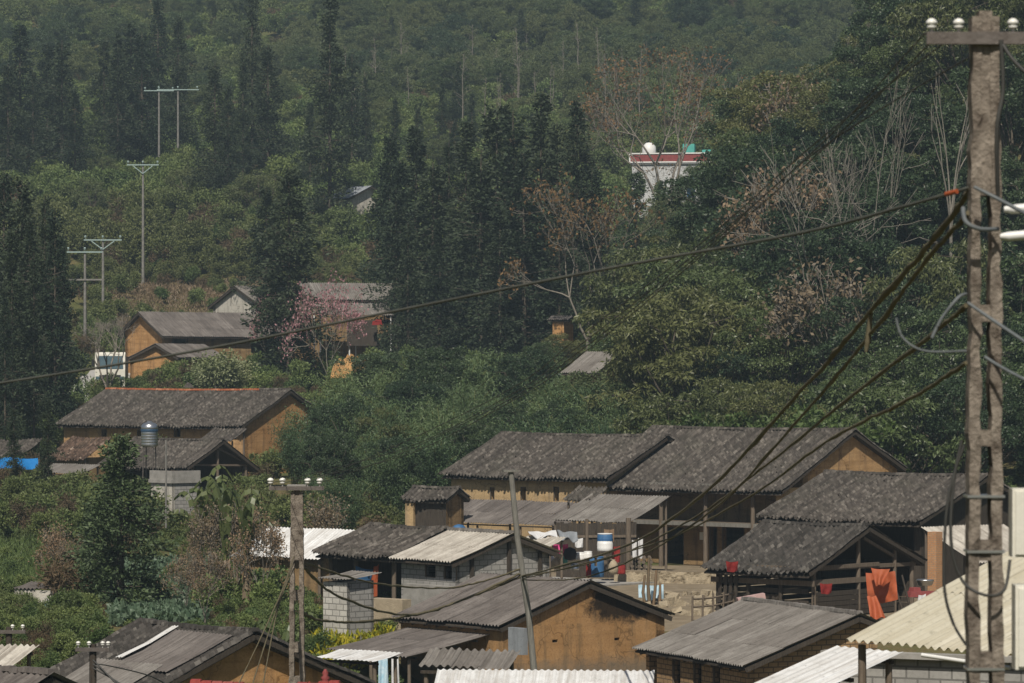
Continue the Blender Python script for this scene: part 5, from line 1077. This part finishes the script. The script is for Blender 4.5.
for k, (px, top, D, wd) in enumerate(((4, 168, 272, 1.0), (22, 176, 266, 1.1), (45, 192, 262, 1.0), (55, 204, 258, .9), (12, 232, 246, 1.1), (62, 238, 264, .8), (34, 250, 248, 1.0), (-10, 200, 256, 1.1), (30, 215, 258, 1.0), (5, 290, 240, 1.0), )):
    plant('con', 'conifer', 'tall dark conifer in the dense clump at the left edge', 'tree', px, top, D, group='conifers in the clump at the left edge', wide=wd * rnd.uniform(.6, .85))
for k, (px, top, D, wd) in enumerate(((390, 132, 328, .9), (400, 158, 320, 1.1), (416, 126, 330, 1.0), (433, 160, 316, 1.1), (449, 138, 328, 1.0), (466, 122, 322, 1.0), (481, 152, 312, 1.1), (497, 99, 318, 1.0), (513, 108, 312, 1.0), (524, 150, 305, 1.1), (541, 94, 315, 1.0), (557, 118, 322, 1.0), (577, 97, 312, 1.0), (592, 160, 318, 1.0), (396, 186, 312, 1.0), (440, 215, 306, 1.1), (408, 220, 304, 1.1), (560, 190, 306, 1.0), (500, 205, 302, 1.1))):
    plant('con', 'conifer', 'dark conifer in the tall row across the middle of the valley', 'tree', px, top, D, group='conifer row in the middle of the valley', wide=wd * rnd.uniform(.72, 1.08))
for k, (px, top, D) in enumerate(((14, 404, 217), (48, 396, 217))):
    plant('con', 'conifer', 'ragged young conifer in front of the houses at the left edge', 'tree', px, top, D, group='young conifers at the left edge', wide=1.0, var=3)
plant('connear', 'conifer', 'bushy young conifer standing in front of the water tank', 'tree', 120, 428, 152, wide=1.02, var=0)
plant('connear', 'conifer', 'small conifer beside the bushy young conifer, partly behind it', 'tree', 92, 500, 160, wide=.9, var=1)
plant('connear', 'conifer', 'small dark conifer in front of the white hillside building', 'tree', 636, 168, 345, wide=.9, var=1)
plant('connear', 'conifer', 'slender conifer left of the white hillside door', 'tree', 660, 178, 350, wide=.7, var=0)
# right-hand wooded spur
SP = 'broadleaf trees of the wooded spur'
g_ = random.Random(21); n_sp = 0
for r_, D in enumerate(range(204, 326, 10)):
    lo = 628 + max(0, (D - 235)) * .95; lo = min(lo, 715); px = lo + g_.uniform(0, 14)
    while px < 1075:
        d = D + g_.uniform(-3.5, 3.5); Hh = g_.uniform(7.5, 13.5) * (.75 if D < 215 else 1.0)
        x = gx(px, d); cap = float(np.interp(px, [600, 640, 690, 712, 735, 770, 800, 850, 862, 885], [240, 228, 222, 215, 175, 74, 62, 52, 25, -30])); Hh = min(Hh, -(cap - HY) / F * d - gz(x, d))
        if Hh > 3.2 and not (px < 672 and d < 241) and not any((x - a) ** 2 + (d - b) ** 2 < (r + 1.0) ** 2 for a, b, r in AVOID):
            front = px < 770 and d < 262; tk = 'twiggy' if g_.random() < .025 else 'droop' if (front and g_.random() < .75) or (not front and g_.random() < .16) else 'broad'
            lab = 'sunlit broadleaf tree at the left foot of the wooded spur' if front else 'dark broadleaf tree crowded on the wooded spur at the right'
            plant(tk, 'broadleaf_tree', lab, 'tree', pos=(x, d), H=Hh, group=('sunlit trees at the foot of the spur' if front else SP), wide=g_.uniform(.85, 1.15)); n_sp += 1
        px += g_.uniform(30, 56) * 235 / D
plant('broad', 'broadleaf_tree', 'rounded olive tree on the left shoulder of the spur skyline', 'tree', 776, 66, 292, wide=1.0, var=4)
plant('broad', 'broadleaf_tree', 'round dark green tree left of the spur skyline shoulder', 'tree', 752, 86, 296, wide=.8, var=0)
for (px, top, D, v, lab, wd) in ((877, 68, 238, 0, 'pale leafless tree with a fan of branches on the wooded spur', .62), (815, 122, 232, 1, 'smaller pale leafless tree leaning left of the fan shaped one', .8), (951, 66, 236, 2, 'thin pale forked dead tree left of the foreground pole', .6)):
    plant('bare', 'bare_tree', lab, 'bare tree', px, top, D, wide=wd, var=v)
plant('baregrey', 'bare_tree', 'dark twisted leafless tree on the spur skyline', 'bare tree', 872, 18, 286, wide=.6, var=1)
plant('budded', 'budding_tree', 'large budding tree with bare branches above the white hillside building', 'bare tree', 668, 42, 366, wide=1.15)
plant('budded2', 'budding_tree', 'orange brown budding tree between conifer row and wooded spur', 'bare tree', 588, 172, 292, wide=.9)
plant('baregrey', 'bare_tree', 'leafless grey tree in front of the white truck', 'bare tree', 108, 310, 279, wide=.95, var=0)
plant('pink', 'blossom_tree', 'larger pink blossom tree in front of the grey roofs', 'blossom tree', 328, 272, 295, wide=.62)
plant('pink', 'blossom_tree', 'smaller pink blossom tree left of the bare conifer trunk', 'blossom tree', 272, 288, 302, wide=.42)
FT = 'pale trunks on the misty hillside'
for k in range(34):
    px = rnd.uniform(330, 640); D = rnd.uniform(470, 570); plant('pole', 'bare_tree', 'slim pale leafless tree on the misty far hillside', 'bare tree', px, None, D, group=FT, wide=rnd.uniform(.8, 1.2), H=rnd.uniform(8, 13))
for k, (px, top, D) in enumerate(((318, 468, 203), (352, 432, 214), (392, 452, 208), (300, 425, 226), (330, 400, 232), (362, 352, 246), (404, 388, 226), (412, 338, 252), (446, 402, 221), (452, 343, 247), (482, 392, 226), (490, 342, 252), (522, 388, 231), (532, 338, 257), (552, 392, 226), (556, 356, 250), (604, 412, 219), (430, 430, 211), (572, 384, 233), (602, 388, 230), (628, 396, 226), (500, 425, 213), (376, 405, 222), (345, 470, 199), (465, 372, 236), (540, 410, 219))):
    plant('bamboo', 'bamboo_clump', 'feathery bamboo clump in the thicket behind the big tiled houses', 'bamboo', px, top - rnd.uniform(-8, 22), D, group='bamboo thicket in the middle', wide=rnd.uniform(.85, 1.25))
for k, (px, top, D, wd) in enumerate(((208, 356, 283, 1.2), (222, 346, 281, 1.2), (236, 352, 283, 1.0))):
    plant('pale', 'flowering_shrub', 'pale flowering shrub in front of the orange earth walls', 'shrub', px, top, D, group='flowering shrubs by the orange walls', wide=wd)
for k in range(26):
    px = rnd.uniform(236, 345); D = rnd.uniform(251, 282); tk = rnd.choice(('shrub', 'fresh', 'shrub', 'brush'))
    plant(tk, 'shrub', 'green shrub on the bank behind the long earth house', 'shrub', px, None, D, group='shrubs behind the long earth house', H=rnd.uniform(1.4, 2.6), wide=1.2)
plant('freshtree', 'bush', 'light green bush behind the ridge of the largest house', 'shrub', 815, 392, 197, wide=1.0)
plant('freshtree', 'bush', 'tall yellow green bush behind the left end of the largest roof', 'shrub', 700, 398, 200, wide=.9)
for k, (px, top, D, wd) in enumerate(((58, 520, 158, .8), (70, 535, 156, .7), (215, 500, 150, .8), (236, 498, 155, 1.0), (186, 545, 148, .8), (330, 492, 168, 1.0), (262, 512, 146, .8), (205, 545, 140, .9))):
    plant('twiggy', 'thin_tree', 'thin twiggy tree in the gardens left of the concrete pole', 'tree', px, top, D, group='twiggy garden trees', wide=wd)
plant('broad', 'broadleaf_tree', 'low leafy tree hiding the foot of the orange earth patch', 'tree', 562, 329, 293, wide=1.2, var=4)
plant('broad', 'broadleaf_tree', 'second low leafy tree left of the orange earth patch', 'tree', 545, 336, 291, wide=1.1, var=0)
for k in range(28):
    px, D = rnd.uniform(90, 600), rnd.uniform(382, 500)
    plant('hillbroad', 'broadleaf_tree', 'light green young tree on the open hillside above the village', 'tree', px, None, D, group='young trees of the open hillside', H=rnd.uniform(3.5, 7), var=k % 3)
plant('broad', 'broadleaf_tree', 'dark round tree rising among the bamboo behind the gatehouse', 'tree', 412, 372, 240, wide=.9, var=2)
plant('broad', 'broadleaf_tree', 'olive tree rising among the bamboo left of the three windows', 'tree', 380, 402, 222, wide=.8, var=4)
plant('hillbroad', 'broadleaf_tree', 'leafy tree screening the wall of the half buried tin roof', 'tree', 578, 368, 235, wide=1.0, var=0)
plant('hillbroad', 'broadleaf_tree', 'second leafy tree below the half buried tin roof', 'tree', 604, 366, 235, wide=1.0, var=1)
plant('broad', 'broadleaf_tree', 'leafy tree covering the right end of the white hillside building', 'tree', 697, 158, 345, wide=.55, var=0)
plant('hillbroad', 'broadleaf_tree', 'low leafy tree below the parapet of the white hillside building', 'tree', 662, 186, 338, wide=.7, var=2)
for k, (px, top, D, v, wd) in enumerate(((345, 392, 224, 2, .9), (436, 340, 248, 3, 1.0), (470, 414, 214, 2, .9), (528, 346, 250, 2, 1.0), (506, 396, 224, 3, .9), (328, 424, 212, 2, .9), (375, 346, 250, 3, .9), (556, 398, 224, 2, .8), (396, 430, 209, 3, .9))):
    plant('broad', 'broadleaf_tree', 'dark leafy tree standing inside the bamboo thicket', 'tree', px, top, D, wide=wd, var=v, group='dark trees inside the bamboo thicket')
# banana plants
stp = banana(81); st2 = banana(82, 3.2)
for k, (px, py, D, v, s_, lab) in enumerate(((200, 560, 152, 0, 1.15, 'leftmost banana plant with fresh torn leaves by the concrete hut'), (226, 566, 150, 1, 1.25, 'banana plant with many dry hanging leaves left of the pole'), (246, 572, 146, 0, 1.1, 'banana plant nearest the left concrete pole'),
                                             (214, 540, 158, 1, 1.2, 'banana plant behind the others beside the hut wall'), (282, 600, 110, 1, .95, 'small banana plant drooping right beside the left concrete pole'))):
    x, y = gx(px, D), D; root = thing('banana_plant', lab, 'banana plant', (x, y, gz(x, y)), k * 1.3); s_ *= 1.12 if D > 120 else 1.0; root.scale = (s_, s_, s_)
    src = (stp, st2)[v]
    if k < 2: mesh3 = [src[0].build('stem', MT['culm'], root), src[1].build('leaves', MT['banana'], root), src[2].build('dry_leaves', MT['dry'], root)]; globals()['ban%d' % v] = mesh3
    else:
        for o in globals()['ban%d' % v]: link(o.name.split('.')[0], o.data, root)
for k in range(24):
    px = rnd.uniform(-10, 290); D = rnd.uniform(140, 195)
    x = gx(px, D)
    if any((x - a) ** 2 + (D - b) ** 2 < r * r for a, b, r in AVOID) or (px < 80 and D > 160) or (100 < px < 216 and D > 124): continue
    plant(rnd.choice(('shrub', 'fresh', 'shrub', 'brush')), 'shrub', 'garden shrub among the lower left plots', 'shrub', px, None, D, group='garden shrubs at the lower left', H=rnd.uniform(1.2, 2.6), wide=1.1)

# ------------------------------------------------------------------ masses: undergrowth, far forest, crops
def scatter(name, pts, rots, scl, idx, templates, scale_z=None):
    """ONE object: instances of plant foliage on points"""
    me = bpy.data.meshes.new(name); n = len(pts); me.vertices.add(n); me.vertices.foreach_set('co', np.asarray(pts, np.float32).ravel())
    for nm, typ, dat, key in (('rot', 'FLOAT_VECTOR', rots, 'vector'), ('scl', 'FLOAT_VECTOR', scl, 'vector'), ('idx', 'INT', idx, 'value')):
        a = me.attributes.new(nm, typ, 'POINT'); a.data.foreach_set(key, np.asarray(dat, np.int32 if typ == 'INT' else np.float32).ravel())
    ob = link(name, me); kind(ob, 'stuff')
    ng = bpy.data.node_groups.new(name, 'GeometryNodeTree'); ng.interface.new_socket('Geometry', in_out='INPUT', socket_type='NodeSocketGeometry'); ng.interface.new_socket('Geometry', in_out='OUTPUT', socket_type='NodeSocketGeometry')
    N = ng.nodes; gi = N.new('NodeGroupInput'); go = N.new('NodeGroupOutput'); J = N.new('GeometryNodeJoinGeometry')
    def attr(nm, typ): a = N.new('GeometryNodeInputNamedAttribute'); a.data_type = typ; a.inputs['Name'].default_value = nm; return a.outputs['Attribute']
    ar, asx, ai = attr('rot', 'FLOAT_VECTOR'), attr('scl', 'FLOAT_VECTOR'), attr('idx', 'INT')
    for k, tobj in enumerate(templates):
        oi = N.new('GeometryNodeObjectInfo'); oi.transform_space = 'ORIGINAL'; oi.inputs['Object'].default_value = tobj; oi.inputs['As Instance'].default_value = True
        cp = N.new('FunctionNodeCompare'); cp.data_type = 'INT'; cp.operation = 'EQUAL'; ng.links.new(ai, cp.inputs[2]); cp.inputs[3].default_value = k
        ip = N.new('GeometryNodeInstanceOnPoints'); ng.links.new(gi.outputs[0], ip.inputs['Points']); ng.links.new(cp.outputs[0], ip.inputs['Selection']); ng.links.new(oi.outputs['Geometry'], ip.inputs['Instance'])
        ng.links.new(ar, ip.inputs['Rotation']); ng.links.new(asx, ip.inputs['Scale']); ng.links.new(ip.outputs[0], J.inputs[0])
    ng.links.new(J.outputs[0], go.inputs[0]); md = ob.modifiers.new('scatter', 'NODES'); md.node_group = ng
    return ob
def free(x, y, pad=0.0): return not any((x - a) ** 2 + (y - b) ** 2 < (r + pad) ** 2 for a, b, r in AVOID)
def tp(tk, i):
    if (tk, i) not in LEAF_OBJ: raise RuntimeError('template %s %d has no visible tree' % (tk, i))
    return LEAF_OBJ[(tk, i)]
for tk, n in (('shrub', 3), ('brush', 2), ('fresh', 1), ('broad', 5), ('con', 5)):
    for i in range(n):
        if (tk, i) not in LEAF_OBJ: plant(tk, 'shrub' if tk in ('shrub', 'brush', 'fresh') else 'broadleaf_tree', 'green plant at the foot of the wooded spur behind the tiled roofs', 'plant', 640 + 20 * i, None, 206, group='plants behind the tiled roofs', H=2 if tk in ('shrub', 'brush', 'fresh') else 8, var=i)
g_ = random.Random(31)
def mass(name, n, Dr, pxr, sizes, weights, templ, cond=None, kz=(.8, 1.2)):
    pts, rots, scl, idx = [], [], [], []
    for k in range(n * 3):
        if len(pts) >= n: break
        D = g_.uniform(*Dr); px = g_.uniform(*pxr); x = gx(px, D)
        if not free(x, D) or (cond and not cond(px, D)): continue
        i = g_.choices(range(len(templ)), weights)[0]; s = g_.uniform(*sizes[i])
        pts.append((x, D, gz(x, D) - .15)); rots.append((g_.uniform(-.1, .1), g_.uniform(-.1, .1), g_.uniform(0, 6.28))); scl.append((s, s, s * g_.uniform(*kz))); idx.append(i)
    return scatter(name, pts, rots, scl, idx, templ)
SH = [tp('shrub', 0), tp('shrub', 1), tp('shrub', 2), tp('brush', 0), tp('brush', 1), tp('fresh', 0)]
bench = lambda px, D: not (110 < px < 280 and 338 < D < 374 and g_.random() < .8) and not (px < 330 and 215 < D < 246 and g_.random() < .5) and not (290 < px < 640 and 196 < D < 264 and g_.random() < .8)
mass('undergrowth', 2600, (196, 380), (-80, 640), [(.5, 1.3)] * 5 + [(.4, 1.0)], (4, 4, 3, 3, 2, 1.4), SH, bench)
mass('hillside_undergrowth', 6500, (376, 640), (-120, 960), [(.9, 2.2)] * 5 + [(.7, 1.6)], (5, 5, 4, 2, 1.6, 2.0), SH)
mass('spur_undergrowth', 700, (198, 330), (640, 1100), [(.6, 1.4)] * 3, (1, 1, 1), SH[:3])
mass('hillside_forest', 2600, (468, 900), (-120, 1150), [(.45, .95)] * 3 + [(.45, .8)] * 2 + [(.35, .6)] * 2, (5, 5, 5, 1.5, 1.5, .35, .35), [tp('hillbroad', i) for i in range(3)] + [tp('broad', 0), tp('broad', 1)] + [tp('con', 0), tp('con', 2)],
     lambda px, D: (D > 540 or g_.random() < .35) and (px > 320 or g_.random() < .3))
mass('garden_undergrowth', 1300, (112, 205), (-40, 420), [(.25, .6)] * 3 + [(.3, .6)] * 2 + [(.25, .6)], (3, 3, 3, 1.5, 1.5, 3), SH, lambda px, D: not (px < 80 and D > 160 and g_.random() < .9) and not (100 < px < 212 and 124 < D < 190 and g_.random() < .95))
def carpet(name, px0, px1, D0, D1, n, ln, wd, mat, seed, h=.35):
    g = np.random.default_rng(seed); D = g.uniform(D0, D1, n); px = g.uniform(px0, px1, n); x = (px - CX) / F * D; z = np.array([gz(a, b) for a, b in zip(x, D)])
    c = np.stack([x, D, z + g.uniform(0, h, n)], 1); d = g.normal(0, .6, (n, 3)); d[:, 2] = np.abs(d[:, 2]) + .3
    return kind(link(name, leaf_mesh(name, kites(c, d, ln * g.uniform(.5, 1.3, n), wd, g), MT[mat])), 'stuff')
mass('near_garden_undergrowth', 520, (114, 162), (-40, 330), [(.25, .6)] * 3 + [(.3, .6)] * 2 + [(.25, .6)], (3, 3, 2, 3, 3, 1.5), SH, lambda px, D: not (100 < px < 216 and D > 124) and not (14 < px < 66 and D > 136))
carpet('vegetable_plants', 110, 208, 143, 188, 20000, .28, .19, 'cabbage', 1, .5)
carpet('flowering_weeds', 314, 392, 127, 147, 7000, .3, .1, 'yellow', 2, .45)
carpet('grass', -12, 90, 160, 204, 16000, .45, .07, 'fresh', 3)
carpet('dry_grass', 96, 285, 334, 376, 16000, .55, .09, 'dry', 6, .5)
carpet('meadow_grass', 40, 330, 262, 300, 14000, .5, .09, 'fresh', 4)

# ------------------------------------------------------------------ haze
mb = MB(); mb.box((0, 442, 60), (620, 984, 160)); hz = kind(mb.build('haze', bpy.data.materials.new('haze air')), 'stuff')
hm = hz.data.materials[0]; hm.use_nodes = True; ht = hm.node_tree; ht.nodes.clear(); ho = ht.nodes.new('ShaderNodeOutputMaterial'); pv = ht.nodes.new('ShaderNodeVolumePrincipled')
pv.inputs['Color'].default_value = (.62, .82, .97, 1); pv.inputs['Density'].default_value = HAZE_DENSITY; pv.inputs['Anisotropy'].default_value = .0
ht.links.new(pv.outputs[0], ho.inputs['Volume'])
